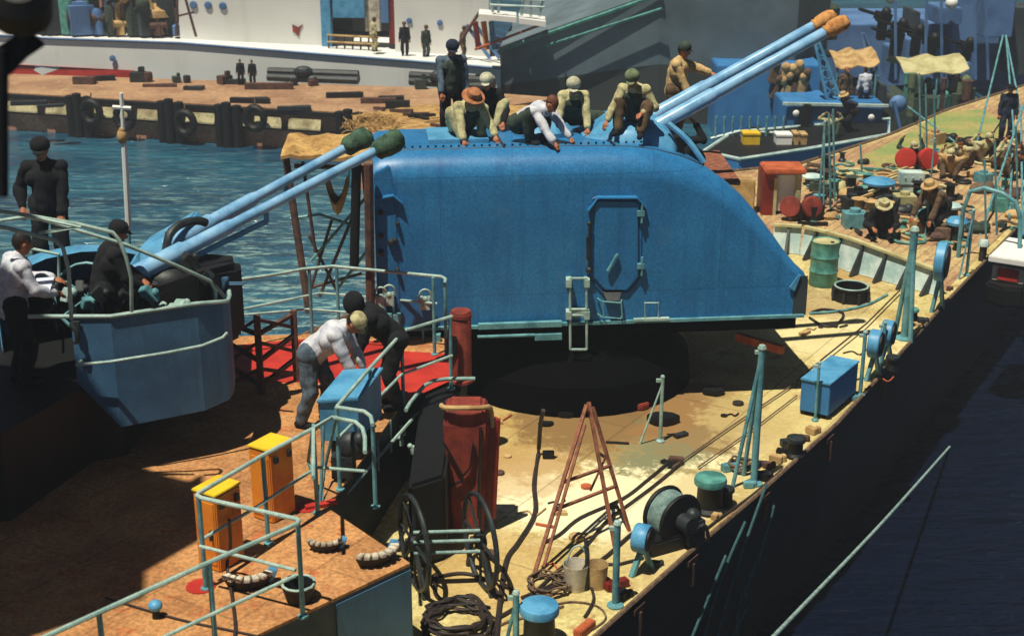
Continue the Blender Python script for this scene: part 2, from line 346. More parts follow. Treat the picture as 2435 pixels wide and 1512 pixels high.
def person(label, loc, yaw, hip=(0, 0, .93), lean=5, LH=(-.27, .08, .85), RH=(.27, .08, .85), LF=(-.1, 0, .09), RF=(.1, 0, .09),
           head=10, turn=0, shirt='cloth_cream', pants='cloth_cream', vest=None, hat=None, hatm='cloth_white', hair='hair',
           vox=.012, side=0, group=None, kneeout=.35, scale=PS):
    V = Vector
    root = thing('person', label, 'person', (0, 0, 0), group)
    hip = V(hip); rot = Euler((R(-lean), R(side), 0)).to_matrix()
    chest = hip+rot @ V((0, 0, .42)); neck = hip+rot @ V((0, .01, .55))
    shl = [hip+rot @ V((sx*.18, 0, .48)) for sx in (-1, 1)]
    hpl = [hip+V((sx*.095, 0, -.02)) for sx in (-1, 1)]
    hr = Euler((R(-head), 0, R(turn))).to_matrix()
    hc = neck+hr @ V((0, .02, .15))
    H = [V(LH), V(RH)]; Fo = [V(LF), V(RF)]; el = []; wr = []; kn = []; an = []
    for i, sx in enumerate((-1, 1)):
        e, w = ik(shl[i], H[i], .29, .26, V((sx*.6, -.5, -.55))); el.append(e); wr.append(w)
        k, a = ik(hpl[i], Fo[i], .43, .42, V((sx*kneeout, 1, .3))); kn.append(k); an.append(a)
    g = G()
    g.caps(hip+V((0, 0, -.02)), hip+rot @ V((0, 0, .18)), .13, .125); g.caps(hip+rot @ V((0, 0, .18)), chest, .125, .14)
    g.caps(shl[0], shl[1], .055, .055); g.caps(hpl[0], hpl[1], .1, .1)
    g.caps(chest, neck+hr @ V((0, .01, .06)), .06, .055)
    g.ball(hc, .1, (.78, .98, 1.2)); g.ball(hc+hr @ V((0, .045, -.07)), .06, (.85, .8, .8))
    g.caps(hc+hr @ V((0, .095, .01)), hc+hr @ V((0, .112, -.025)), .01, .016)
    for sx in (-1, 1): g.ball(hc+hr @ V((sx*.08, 0, 0)), .026, (.5, .9, 1.2), n=8)
    for i, sx in enumerate((-1, 1)):
        g.caps(shl[i], el[i], .05, .04); g.caps(el[i], wr[i], .042, .028)
        g.caps(hpl[i], kn[i], .084, .054); g.caps(kn[i], an[i], .058, .038)
        ft = an[i]+V((sx*.03, .15, -.05)); g.caps(an[i]+V((0, -.03, -.045)), ft, .038, .036)
        fd = (wr[i]-el[i]).normalized(); fd = (fd+V((0, .12, -.25))).normalized()
        sd = fd.cross(V((0, 0, 1)))
        sd = V((1, 0, 0)) if sd.length < .2 else sd.normalized()
        pn = fd.cross(sd).normalized()
        pc = wr[i]+fd*.085
        g.caps(wr[i], pc, .028, .036)
        g.caps(pc-sd*.022, pc+sd*.022, .022, .022)
        for q, (o, l) in enumerate(((-.033, .06), (-.011, .075), (.011, .07), (.033, .052))):
            a0 = pc+sd*o+fd*.015; b0 = a0+fd*l*.6+sd*o*.15; c0 = b0+(fd*.55+pn*.75*(1 if pn.z < 0 else -1)).normalized()*l*.55
            g.caps(a0, b0, .0105, .0095, 6); g.caps(b0, c0, .0095, .008, 6)
        t0 = wr[i]+fd*.035-sd*sx*.02; t1 = t0-sd*sx*.04+fd*.035; g.caps(t0, t1, .014, .011, 6); g.caps(t1, t1+fd*.03, .011, .009, 6)
    me = remesh(g, min(vox, .0105)); me.materials.append(M['skin']); me.materials.append(M['skin_dark']); me.name = 'person_body'
    eyes = [hc+hr @ V((sx*.034, .092, .018)) for sx in (-1, 1)]; mouth = hc+hr @ V((0, .1, -.065))
    feet = [a.z+.03 for a in an]
    for p in me.polygons:
        c = p.center
        if (c-eyes[0]).length < .014 or (c-eyes[1]).length < .014 or ((c-mouth).length < .024 and abs((hr.transposed() @ (c-mouth)).z) < .007): p.material_index = 1
        p.use_smooth = True
    b = bpy.data.objects.new('body', me); COL.objects.link(b); b.parent = root
    def part(name, g, mm, v=vox, it=2):
        me = remesh(g, v, it, (.055 if name != 'shoe' else 0)); me.materials.append(M[mm]); me.name = name
        for p in me.polygons: p.use_smooth = True
        o = bpy.data.objects.new(name, me); COL.objects.link(o); o.parent = root; return o
    s = G()
    s.caps(hip+rot @ V((0, -.005, .0)), hip+rot @ V((0, -.01, .2)), .165, .155, 14); s.caps(hip+rot @ V((0, 0, .2)), chest+rot @ V((0, 0, -.01)), .155, .165, 14)
    s.caps(shl[0], shl[1], .083, .083, 12); s.caps(shl[0]+rot @ V((.07, .0, -.13)), shl[1]+rot @ V((-.07, .0, -.13)), .128, .128, 12); s.caps(chest, neck+rot @ V((0, 0, -.01)), .1, .075)
    for i in (0, 1):
        s.caps(shl[i], el[i], .072, .06); s.caps(el[i], el[i]+(wr[i]-el[i])*.9, .064, .047)
        fw = (wr[i]-el[i]); s.caps(el[i]+V((0, 0, -.015)), el[i]+fw*.15, .066, .055)
    part('shirt', s, shirt)
    t = G()
    t.caps(hpl[0]+V((0, 0, .05)), hpl[1]+V((0, 0, .05)), .135, .135, 12)
    for i in (0, 1):
        t.caps(hpl[i], kn[i], .118, .088); t.caps(kn[i], kn[i]+(an[i]-kn[i])*.92, .088, .068)
    part('trousers', t, pants)
    if vest:
        v = G(); v.caps(hip+rot @ V((0, .01, .03)), hip+rot @ V((0, .02, .2)), .172, .165, 14); v.caps(hip+rot @ V((0, .02, .2)), chest+rot @ V((0, .02, -.03)), .165, .165, 14)
        v.caps(shl[0]+rot @ V((.1, .02, -.12)), shl[1]+rot @ V((-.1, .02, -.12)), .142, .142, 12)
        part('vest', v, vest)
    for i, sx in enumerate((-1, 1)):
        sh = G()
        sh.caps(an[i]+V((0, -.04, -.04)), an[i]+V((sx*.03, .16, -.045)), .05, .045, 10); sh.caps(an[i]+V((0, 0, .03)), an[i]+V((0, 0, -.04)), .05, .052)
        part('shoe', sh, 'cloth_black')
    hg = G(); hg.ball(hc+hr @ V((0, -.02, .025)), .108, (.83, .98, 1.12), n=14)
    hg2 = G()
    hm = Matrix.Translation(hc) @ hr.to_4x4()
    for v, f in ((hg.v, hg.f),):
        keep = [k for k, fc in enumerate(f) if all(((hm.inverted() @ v[i]).z > .02 or (hm.inverted() @ v[i]).y < -.02) for i in fc)]
        hg2.v = v; hg2.f = [f[k] for k in keep]
    if hair: hg2.build('hair', hair, root, smooth='all')
    if hat == 'cap':
        c = G(); c.lathe([(.112, .0), (.116, .03), (.112, .07), (.085, .11), (.04, .128), (.001, .132)], (0, 0, 0), 18)
        c.slab([(-.07, .07, .008), (-.06, .15, -.006), (0, .175, -.01), (.06, .15, -.006), (.07, .07, .008)], (0, 0, .008))
        c.v = [hm @ (v+V((0, -.01, .035))) for v in c.v]; c.build('cap', hatm, root, smooth=True)
    elif hat == 'brim':
        c = G(); c.lathe([(.185, -.012), (.18, .0), (.115, .012), (.11, .06), (.095, .1), (.04, .118), (.001, .12)], (0, 0, 0), 20)
        c.v = [hm @ (v+V((0, -.01, .04))) for v in c.v]; c.build('hat', hatm, root, smooth=True)
    elif hat == 'hood':
        c = G(); c.ball(hc+hr @ V((0, -.005, .02)), .135, (.9, 1.02, 1.18), n=16); c.build('hood', hatm, root, smooth='all')
    root.location = V(loc); root.rotation_euler = (0, 0, R(yaw)); root.scale = (scale,)*3
    return root
V = Vector
S_DIR = V((.53, .85, 0)).normalized(); S_RT = V((.85, -.53, 0)).normalized()
# ------------------------------------------------------------------ water
def water_mat():
    m = bpy.data.materials.new('water'); m.use_nodes = True; nt = m.node_tree; N = nt.nodes; L = nt.links
    b = N["Principled BSDF"]; b.inputs['Roughness'].default_value = .12; b.inputs['IOR'].default_value = 1.5
    geo = N.new("ShaderNodeNewGeometry"); mp = N.new("ShaderNodeMapping"); mp.inputs['Scale'].default_value = (.55, 1.5, 1)
    mp.inputs['Rotation'].default_value = (0, 0, R(12)); L.new(geo.outputs['Position'], mp.inputs[0])
    hs = []
    for sc, d in ((1.3, 3), (3.6, 4), (.25, 2)):
        n = N.new("ShaderNodeTexNoise"); n.inputs['Scale'].default_value = sc; n.inputs['Detail'].default_value = d; L.new(mp.outputs[0], n.inputs['Vector']); hs.append(n.outputs[0])
    a = N.new("ShaderNodeMath"); a.operation = 'MULTIPLY_ADD'; a.inputs[1].default_value = .35; L.new(hs[1], a.inputs[0]); L.new(hs[0], a.inputs[2])
    bp = N.new("ShaderNodeBump"); bp.inputs['Strength'].default_value = 1; bp.inputs['Distance'].default_value = .26
    L.new(a.outputs[0], bp.inputs['Height']); L.new(bp.outputs[0], b.inputs['Normal'])
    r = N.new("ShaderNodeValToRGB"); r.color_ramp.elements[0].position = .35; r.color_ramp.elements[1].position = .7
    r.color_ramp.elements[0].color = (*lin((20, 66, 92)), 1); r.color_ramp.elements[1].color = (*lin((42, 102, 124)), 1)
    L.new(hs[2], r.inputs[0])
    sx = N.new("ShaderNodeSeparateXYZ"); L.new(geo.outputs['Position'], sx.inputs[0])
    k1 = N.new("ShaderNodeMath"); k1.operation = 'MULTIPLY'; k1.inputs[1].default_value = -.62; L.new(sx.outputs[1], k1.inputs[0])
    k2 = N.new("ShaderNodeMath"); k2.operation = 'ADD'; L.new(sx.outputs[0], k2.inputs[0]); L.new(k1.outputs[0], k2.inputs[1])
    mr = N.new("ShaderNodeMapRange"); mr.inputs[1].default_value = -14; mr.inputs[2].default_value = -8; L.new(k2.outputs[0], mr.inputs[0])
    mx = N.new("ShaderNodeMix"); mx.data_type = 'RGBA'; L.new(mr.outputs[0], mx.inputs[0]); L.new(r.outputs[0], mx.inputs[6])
    mx.inputs[7].default_value = (*lin((11, 19, 36)), 1)  # port bright, starboard dark: reflected sky and hull put into the water colour
    # silt and foam stirred up beside the hull on the port side
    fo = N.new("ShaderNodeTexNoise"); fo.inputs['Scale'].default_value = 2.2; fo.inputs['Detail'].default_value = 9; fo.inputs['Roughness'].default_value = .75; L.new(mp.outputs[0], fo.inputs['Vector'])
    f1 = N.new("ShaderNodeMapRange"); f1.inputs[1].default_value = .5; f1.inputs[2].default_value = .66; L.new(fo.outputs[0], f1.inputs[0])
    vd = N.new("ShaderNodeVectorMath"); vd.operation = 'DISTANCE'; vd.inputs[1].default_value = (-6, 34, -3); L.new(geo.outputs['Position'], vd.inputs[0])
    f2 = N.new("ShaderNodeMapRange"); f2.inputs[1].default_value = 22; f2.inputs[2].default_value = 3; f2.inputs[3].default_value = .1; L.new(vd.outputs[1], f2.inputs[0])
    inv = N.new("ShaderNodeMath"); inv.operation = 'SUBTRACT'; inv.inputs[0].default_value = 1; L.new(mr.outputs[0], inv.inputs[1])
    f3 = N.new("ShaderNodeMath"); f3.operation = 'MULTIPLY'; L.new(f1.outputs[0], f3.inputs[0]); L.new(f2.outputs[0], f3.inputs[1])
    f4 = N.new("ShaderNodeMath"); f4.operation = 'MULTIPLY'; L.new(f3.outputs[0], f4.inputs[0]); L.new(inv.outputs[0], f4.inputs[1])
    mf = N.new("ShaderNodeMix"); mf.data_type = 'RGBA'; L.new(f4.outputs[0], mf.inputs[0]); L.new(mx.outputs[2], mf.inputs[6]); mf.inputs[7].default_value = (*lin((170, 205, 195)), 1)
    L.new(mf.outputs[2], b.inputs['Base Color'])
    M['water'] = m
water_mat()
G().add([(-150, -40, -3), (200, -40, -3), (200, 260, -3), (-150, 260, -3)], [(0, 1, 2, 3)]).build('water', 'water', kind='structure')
G().prism([(-150, 106), (200, 118), (200, 260), (-150, 260)], -6, -1.6).build('far_shore', 'shore', kind='structure')
# ------------------------------------------------------------------ own ship
gun_px = [(1418, 1512), (1623, 1328), (1800, 1178), (1990, 1008), (2156, 824), (2257, 711), (2327, 637), (2435, 525)]
stb = [W(x, y, 0) for x, y in gun_px]
d0 = (stb[1]-stb[0]).normalized()
stb = [stb[0]-d0*22, stb[0]-d0*8]+stb
d1 = (stb[-1]-stb[-2]).normalized()
stb += [stb[-1]+d1*4+V((-.1, .1, 0)), stb[-1]+d1*9+V((-.8, .8, 0)), V((21.6, 51.5, 0)), V((21.6, 54, 0))]
port = [V((20.6, 54.3, 0)), W(2255, 262, 0), W(2115, 322, 0), W(2040, 347, 0), W(1900, 392, 0), W(1730, 410, 0), V((1.0, 33, 0)), V((-3.2, 27, 0)), V((-6.6, 21.8, 0)), V((-10, 15.5, 0)), V((-19, -3, 0))]
outline = stb+port
ship = thing('warship', 'grey hulled warship with cluttered foredeck under refit in the foreground', 'warship', (3, 25, -3))
cl = [V((19.5, 50, 0)) if p.y > 48 else None for p in outline]
def inward(p, k, i):
    a = outline[i-1]; b = outline[(i+1) % len(outline)]; t = (b-a).normalized(); n = V((-t.y, t.x, 0))
    return p+n*k
hl = G(); n = len(outline)
lo = [inward(p, .35, i) for i, p in enumerate(outline)]
hl.add([(p.x, p.y, -.03) for p in outline]+[(p.x, p.y, -3.6) for p in lo], [tuple(range(n)), tuple(range(n, 2*n))[::-1]]+[(i, (i+1) % n, (i+1) % n+n, i+n) for i in range(n)])
hl.build('hull', 'hull', ship)
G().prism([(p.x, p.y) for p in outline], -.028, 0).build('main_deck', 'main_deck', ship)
# gunwale edge bar
g = G(); g.tube([p+V((0, 0, .015)) for p in stb], .035, 6); g.tube([p+V((0, 0, .02)) for p in port], .05, 6); g.build('deck_edge', 'rope', ship)
# forecastle planking beyond breakwater
bw = [W(x, y, 0) for x, y in ((1835, 600), (1900, 606), (1955, 622), (2010, 645), (2120, 675), (2232, 706))]
fd = [p+V((0, 0, 0)) for p in bw]
fore = [V((p.x, p.y)) for p in fd]+[V((p.x-.15, p.y+.1)) for p in stb[9:14]]+[V((p.x+.1, p.y-.1)) for p in port[0:6]]
G().prism(fore, .004, .012).build('fore_deck', 'fore_deck', ship)
gp = [W(2120, 425, 0), W(2190, 395, 0), W(2290, 340, 0), W(2370, 330, 0), W(2400, 290, 0), W(2330, 262, 0), W(2240, 268, 0), W(2130, 335, 0), W(2050, 372, 0)]
G().prism([(p.x, p.y) for p in gp], .014, .02).build('painted_deck', 'green_deck', ship)
# breakwater
g = G(); brs = []; cap = G()
bwh = [.62, .64, .66, .72, .6, .5]
for i in range(len(bw)-1):
    a, b = bw[i], bw[i+1]; ha, hb = bwh[i], bwh[i+1]; t = (b-a).normalized(); nn = V((t.y, -t.x, 0)); lean = nn*-.16
    A, B = a+V((0, 0, ha))+lean, b+V((0, 0, hb))+lean
    g.slab([a+V((0, 0, .013)), b+V((0, 0, .013)), B, A], -nn*.03)
    cap.bar(A+nn*.03, B+nn*.03, .13, .05)
    L = (b-a).length; k = max(1, round(L/.55))
    for q in range(k):
        f = (q+.5)/k; p = a.lerp(b, f); P = A.lerp(B, f)
        fr = G(); fr.slab([p+nn*.02+V((0, 0, .02)), p+nn*.3+V((0, 0, .02)), P+nn*.05-V((0, 0, .03)), P+nn*.01-V((0, 0, .03))], t*.055); brs.append(fr)
bwo = g.build('breakwater', 'palewhite', ship); [f_.build('bracket', 'darkmetal', bwo) for f_ in brs]; cap.build('cap_rail', 'cream', bwo)
# upper deck (deckhouse top, z 1.3)
Z1 = 1.3
ud_px = [(800, 1420), (975, 1338), (778, 1206), (872, 1078), (958, 955), (1075, 895), (1110, 835), (1085, 795), (905, 788), (548, 800)]
ud = [W(x, y, Z1) for x, y in ud_px]
front_dir = (ud[0]-ud[1]).normalized()
ud = [ud[1]+front_dir*8]+ud+[V((-6.6, 22.0, Z1)), V((-10.2, 15.2, Z1)), V((-13, 9, Z1))]
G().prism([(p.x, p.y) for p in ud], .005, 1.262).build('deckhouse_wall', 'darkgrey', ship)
G().prism([(p.x, p.y) for p in ud], 1.264, 1.3).build('upper_deck', 'upper_deck', ship)
# weathered paint panel on front wall
a, b = ud[2], ud[2]+front_dir*1.1
nn = V((-front_dir.y, front_dir.x, 0)); nn = nn if nn.y < 0 else -nn
G().slab([V((a.x, a.y, .02))+nn*.006, V((b.x, b.y, .02))+nn*.006, V((b.x, b.y, 1.22))+nn*.006, V((a.x, a.y, 1.22))+nn*.006], nn*.012).build('wall_plate', 'tub_blue', ship)
g = G(); q0 = a+front_dir*1.35; g.tube([V((q0.x, q0.y, .1))+nn*.1, V((q0.x, q0.y, .8))+nn*.1, V((q0.x, q0.y, 1.0))+nn*.14+front_dir*.15, V((q0.x, q0.y, 1.03))+nn*.14+front_dir*.8], .022, 8, 4)
g.build('conduit', 'pipe_teal', ship)
# red painted areas on the upper deck
rp = [W(x, y, Z1) for x, y in ((552, 822), (700, 808), (760, 806), (900, 812), (960, 836), (1078, 842), (1078, 903), (962, 955), (925, 950), (880, 912), (552, 908))]
G().prism([(p.x, p.y) for p in rp], 1.3035, 1.307).build('red_deck_paint', 'red', ship)
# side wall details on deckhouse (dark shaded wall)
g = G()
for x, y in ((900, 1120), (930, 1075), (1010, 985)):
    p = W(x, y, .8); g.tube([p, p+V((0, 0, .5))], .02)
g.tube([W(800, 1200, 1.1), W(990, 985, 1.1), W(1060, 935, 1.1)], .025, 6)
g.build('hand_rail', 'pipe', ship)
# unseen slab added overhead, its outline cut to throw shade on the upper deck
BZ = 13.5
sh_px = [(-700, 1050), (-100, 1030), (180, 1050), (312, 1110), (380, 1135), (440, 1150), (470, 1132), (474, 1283), (330, 1366), (330, 1425), (180, 1478), (30, 1530), (-200, 1900), (-900, 1900)]
off = SUN*((BZ-Z1)/SUN.z)
sp = [W(x, y, Z1)+off for x, y in sh_px]
shade_g = G(); shade_g.prism([(p.x, p.y) for p in sp], BZ, BZ+.25)
shade_g.build('shade_slab', 'darkgrey', ship)
G().box((-13.5, 1.5, 5.5), (8, 6, 16)).build('unseen_house', 'darkgrey', ship, bevel=.05)  # unseen block added out of view beside the overhead slab
# ------------------------------------------------------------------ gun turret
TA = W(903, 787, 1.45); TB = W(1912, 752, 1.45)
tu = (TB-TA).normalized(); tv = V((-tu.y, tu.x, 0)); TL = (TB-TA).length; TWD = 3.15
def T(u, v, z): return V((TA.x, TA.y, 0))+tu*u+tv*v+V((0, 0, z))
def TP(px, py, v=0):
    p = WP(px, py, T(0, v, 0), tv); d = p-V((TA.x, TA.y, 0)); return d.dot(tu), p.z
tur = thing('gun_turret', 'large blue slab sided naval gun turret with twin raised barrels and workers on its roof', 'gun turret', T(TL/2, TWD/2, 0))
prof = [(-.02, 4.30), (.1, 4.36), (.5, 4.38), (1.2, 4.38), (2.2, 4.38), (3.2, 4.38), (3.8, 4.37), (4.2, 4.35), (4.6, 4.29), (5.0, 4.18), (5.4, 4.0), (5.75, 3.76), (6.05, 3.5), (6.33, 3.18), (6.56, 2.88), (6.78, 2.58), (6.98, 2.34), (TL-.02, 2.2), (TL, 2.16)]
ZB = 1.47
shell = G(); K = 9; rings = []
def section(u, h, inset=0):
    pts = []; Rr = min(.46, (h-ZB)*.22)
    w0, w1 = inset, TWD-inset
    pts.append((w0, ZB)); pts.append((w0, ZB+(h-Rr-ZB)*.5))
    for k in range(K+1):
        a = math.pi/2*k/K; pts.append((w0+Rr*(1-math.cos(a)), h-Rr*(1-math.sin(a))))
    for k in range(K+1):
        a = math.pi/2*(1-k/K); pts.append((w1-Rr*(1-math.cos(a)), h-.16-Rr*(1-math.sin(a))))
    pts.append((w1, ZB+(h-Rr-ZB)*.5)); pts.append((w1, ZB))
    return [T(u, a, b) for a, b in pts]
nr = 0
for i, (u, h) in enumerate(prof):
    r_ = section(u, h, .0); nr = len(r_); shell.v += r_
for i in range(len(prof)-1):
    for k in range(nr):
        l = (k+1) % nr; shell.f.append((i*nr+k, i*nr+l, (i+1)*nr+l, (i+1)*nr+k))
shell.f.append(tuple(range(nr))); shell.f.append(tuple((len(prof)-1)*nr+k for k in range(nr))[::-1])
shl_o = shell.build('shield', 'turret_blue', tur, smooth=True)
# rear (left) chamfer plate standing proud of the rounded top
p_ = []
for x, y in ((905, 784), (905, 388), (946, 352), (959, 416), (962, 420), (962, 784)): p_.append(TP(x, y))
g = G(); g.slab([T(-.015, -.014, ZB+.02), T(.33, -.014, ZB+.02), T(.33, -.014, 4.0), T(.3, .1, 4.28), T(.22, .3, 4.375), T(-.015, .3, 4.3), T(-.015, -.014, 3.95)], tv*.01); g.v = [v for v in g.v]
g = G(); g.slab([T(-.015, -.014, ZB+.02), T(.36, -.014, ZB+.02), T(.33, -.014, 3.86), T(.24, -.014, 4.22), T(-.015, -.014, 4.1)], tv*.3); g.build('rear_plate', 'turret_blue', tur, bevel=.02)
# lip along the lower edge
g = G()
g.bar(T(.02, -.03, ZB+.005), T(TL-.02, -.03, ZB+.005), .07, .05)
g.bar(T(1.62, -.1, ZB+.04), T(3.0, -.1, ZB+.04), .09, .09); g.tube([T(1.6, -.12, ZB-.14), T(2.55, -.12, ZB-.14)], .03, 8); g.bar(T(2.55, -.12, ZB-.17), T(3.0, -.12, ZB-.17), .12, .1)
g.build('lower_lip', 'pipe_teal', tur)
# roof seam and roof plates
g = G(); g.tube([T(u, .42, h-.015) for u, h in prof[1:9]]+[T(5.0, .42, 4.17), T(5.4, .42, 3.99)], .022, 6)
for u in (2.1, 3.9): g.bar(T(u, .4, 4.385), T(u, TWD-.4, 4.225), .04, .02)
for k in range(34):
    u = .25+k*.125
    g.lathe([(.018, 0), (.018, .03), (.001, .035)], T(u, .55, 4.375), 6)
g.build('roof_seam', 'darkmetal', tur)
g = G(); g.prism([tuple(T(a, b, 0)[:2]) for a, b in ((.9, .9), (1.9, .9), (1.9, 1.9), (.9, 1.9))], 4.3, 4.42); g.build('roof_hatch', 'sky_paint', tur, bevel=.01)
g = G(); g.lathe([(.5, 0), (.5, .12), (.42, .2), (.2, .24), (.001, .25)], T(2.9, 1.7, 4.28), 20); g.build('roof_vent', 'sky_paint', tur, smooth=True)
# underside: barbette widened and painted near black in place of turret shade
g = G(); g.lathe([(2.15, .01), (2.1, .5), (1.75, .8), (1.5, .95), (1.5, ZB-.01)], T(3.4, TWD/2, 0), 40); g.build('barbette', 'shade_black', tur, smooth=True)
g = G(); g.prism([tuple(T(a, b, 0)[:2]) for a, b in ((.15, .12), (TL-.1, .12), (TL-.1, TWD-.1), (.15, TWD-.1))], 1.2, ZB-.012); g.build('underside_frame', 'shade_black', tur)
# door
def face_poly(pxs, d0, d1, g):
    pts = [TP(x, y) for x, y in pxs]
    g.slab([T(u, d0, z) for u, z in pts], tv*(d1-d0)); return pts
g = G(); face_poly([(1413, 486), (1416, 480), (1422, 477), (1507, 477), (1514, 480), (1517, 486), (1517, 655), (1490, 688), (1438, 688), (1413, 660)], -.005, -.05, g)
door = g.build('door', 'turret_blue', tur, bevel=.012)
g = G(); o = [(1406, 482), (1410, 473), (1418, 469), (1512, 469), (1520, 473), (1523, 482), (1523, 660), (1494, 695), (1432, 695), (1405, 664)]
pts = [TP(x, y) for x, y in o]; g.tube([T(u, -.008, z) for u, z in pts], .02, 6, closed=True); g.build('door_frame', 'door_trim', tur)
g = G(); pts = [TP(x, y) for x, y in ((1443, 640), (1452, 625), (1466, 600))]; g.tube([T(u, -.1, z) for u, z in pts], .028, 8)
g.tube([T(pts[1][0], -.1, pts[1][1]), T(pts[1][0], -.04, pts[1][1])], .02); g.build('door_handle', 'pipe_teal', door)
for y in (505, 630):
    u, z = TP(1522, y); g = G(); g.box(T(u, -.06, z), (.12, .07, .09)); g.tube([T(u+.02, -.07, z-.16), T(u+.02, -.07, z+.16)], .022); g.build('hinge', 'pipe_teal', door)
def eyebrow(pxs):
    pts = [TP(x, y) for x, y in pxs]; g = G()
    for i in range(len(pts)-1):
        (a, b), (c, d) = pts[i], pts[i+1]
        g.slab([T(a, -.0, b), T(c, -.0, d), T(c, -.09, d-.015), T(a, -.09, b-.015)], V((0, 0, .02)))
    g.build('rain_gutter', 'turret_blue', tur)
eyebrow([(1397, 500), (1420, 468), (1513, 468), (1535, 492)]); eyebrow([(896, 470), (935, 463), (957, 482)])
g = G()
for x, y0, y1 in ((1400, 530, 640), (1396, 560, 615)):
    a = TP(x, y0); b = TP(x, y1); g.tube([T(a[0], -.06, a[1]), T(b[0], -.06, b[1])], .022)
a = TP(1400, 530); g.ball(T(a[0], -.05, a[1]), .04); a = TP(1400, 640); g.ball(T(a[0], -.05, a[1]), .06); g.build('clamp_rod', 'darkmetal', tur, smooth=True)
# step below door
g = G()
for y in (708, 745):
    a = TP(1420, y); b = TP(1478, y+3); g.tube([T(a[0], -.02, a[1]), T(a[0]+.05, -.2, a[1]), T(b[0]-.05, -.2, b[1]), T(b[0], -.02, b[1])], .016, 6)
for x in (1428, 1472):
    a = TP(x, 708); b = TP(x+3, 748); g.tube([T(a[0], -.2, a[1]), T(b[0], -.2, b[1])], .014, 6)
g.build('door_step', 'pipe_teal', tur)
g = G(); a = TP(1432, 690); b = TP(1478, 708); g.slab([T(a[0], -.01, a[1]), T(b[0], -.01, a[1]), T(b[0]-.06, -.14, b[1]), T(a[0]+.06, -.14, b[1])], V((0, 0, -.03))); g.build('threshold_plate', 'darkmetal', tur)
# ladder frames
g = G()
for x in (1352, 1391):
    a = TP(x, 655); b = TP(x+1, 822); g.tube([T(a[0], -.16, a[1]), T(b[0], -.16, b[1])], .022)
for y in (655, 728, 742, 823):
    a = TP(1352, y); b = TP(1392, y); g.tube([T(a[0], -.16, a[1]), T(b[0], -.16, b[1])], .022)
for x in (1350, 1393):
    for y in (666, 742):
        a = TP(x, y); g.box(T(a[0], -.1, a[1]), (.09, .2, .13))
a = TP(1372, 737); g.box(T(a[0], -.14, a[1]), (.2, .06, .13)); g.build('hanging_ladder', 'pipe', tur)
g = G(); pts = [TP(x, y) for x, y in ((1531, 716), (1563, 716), (1563, 752), (1531, 752))]; g.tube([T(u, -.09, z) for u, z in pts], .018, 6, closed=True)
a = TP(1547, 755); g.bar(T(a[0]-.3, -.08, a[1]), T(a[0]+.3, -.08, a[1]), .09, .04); g.build('foot_rung', 'pipe', tur)
# fittings on the rear part
for x, y, s in ((930, 575, .06), (940, 570, .045), (945, 640, .04), (945, 530, .035), (905, 505, .05), (905, 560, .05), (905, 600, .06)):
    a = TP(x, y); g = G(); g.lathe([(s, 0), (s, .05), (s*.6, .09), (.001, .1)], T(a[0], .0, a[1]), 10, axis=tuple(-tv)); g.build('fitting', 'darkmetal', tur, smooth=True)
for x, y in ((905, 700), (925, 695), (1010, 705)):
    g = G(); a = TP(x, y)
    g.tube([T(a[0]-.1, -.12, a[1]-.02), T(a[0]-.08, -.14, a[1]+.12), T(a[0], -.15, a[1]+.17), T(a[0]+.08, -.14, a[1]+.12), T(a[0]+.1, -.12, a[1]-.02)], .02, 6, 3)
    g.box(T(a[0], -.09, a[1]-.08), (.16, .14, .2)); g.ball(T(a[0], -.12, a[1]), .06); g.build('lamp_bracket', 'pipe', tur, smooth=True)
g = G()
for k, (x, y) in enumerate(((915, 720), (935, 722), (1005, 790), (1030, 770))):
    g = G(); a = TP(x, y); g.tube([T(a[0], -.15, a[1]+.1), T(a[0], -.15, a[1]-.45)], .02, 6); g.box(T(a[0]+.05, -.16, a[1]-.2), (.12, .12, .16)); g.build('cable_gland', 'pipe_teal', tur)
# weld mark, top
g = G(); pts = [TP(x, y, .05) for x, y in ((1202, 365), (1208, 380), (1206, 398))]
# gun embrasures with barrels
EL = R(28.5); bd = (tu*math.cos(EL)+V((0, 0, math.sin(EL)))).normalized()
roots = [WY(1583, 288, 24.0), WY(1567, 268, 24.65)]
ends = []
for i, p in enumerate(roots):
    tip = (2003, 47) if i == 0 else (1974, 32)
    best = min([p+bd*(L*.01) for L in range(200, 500)], key=lambda q: abs((lambda d: 1217.5+F*d.x/(d.y*CP-(d.z)*SP))(q-V((0, 0, CAMH)))-tip[0]))
    L = (best-p).length; ends.append(L)
    g = G(); ax = tuple(bd)
    g.lathe([(.125, -1.2), (.125, .9), (.105, .95), (.103, L*.6), (.097, L*.61), (.095, L-.02), (.08, L)], p, 24, axis=ax)
    b = g.build('barrel', 'barrel_blue', tur, smooth=True)
    c = G(); c.lathe([(.1, -.32), (.115, -.29), (.105, -.27), (.13, -.22), (.14, -.08), (.138, .02), (.09, .1), (.001, .12)], p+bd*L, 14, axis=ax)
    c.v = [v+V((random.uniform(-.012, .012), 0, random.uniform(-.012, .012))) for v in c.v]; c.build('muzzle_cover', 'tarp_tan', b, smooth='all')
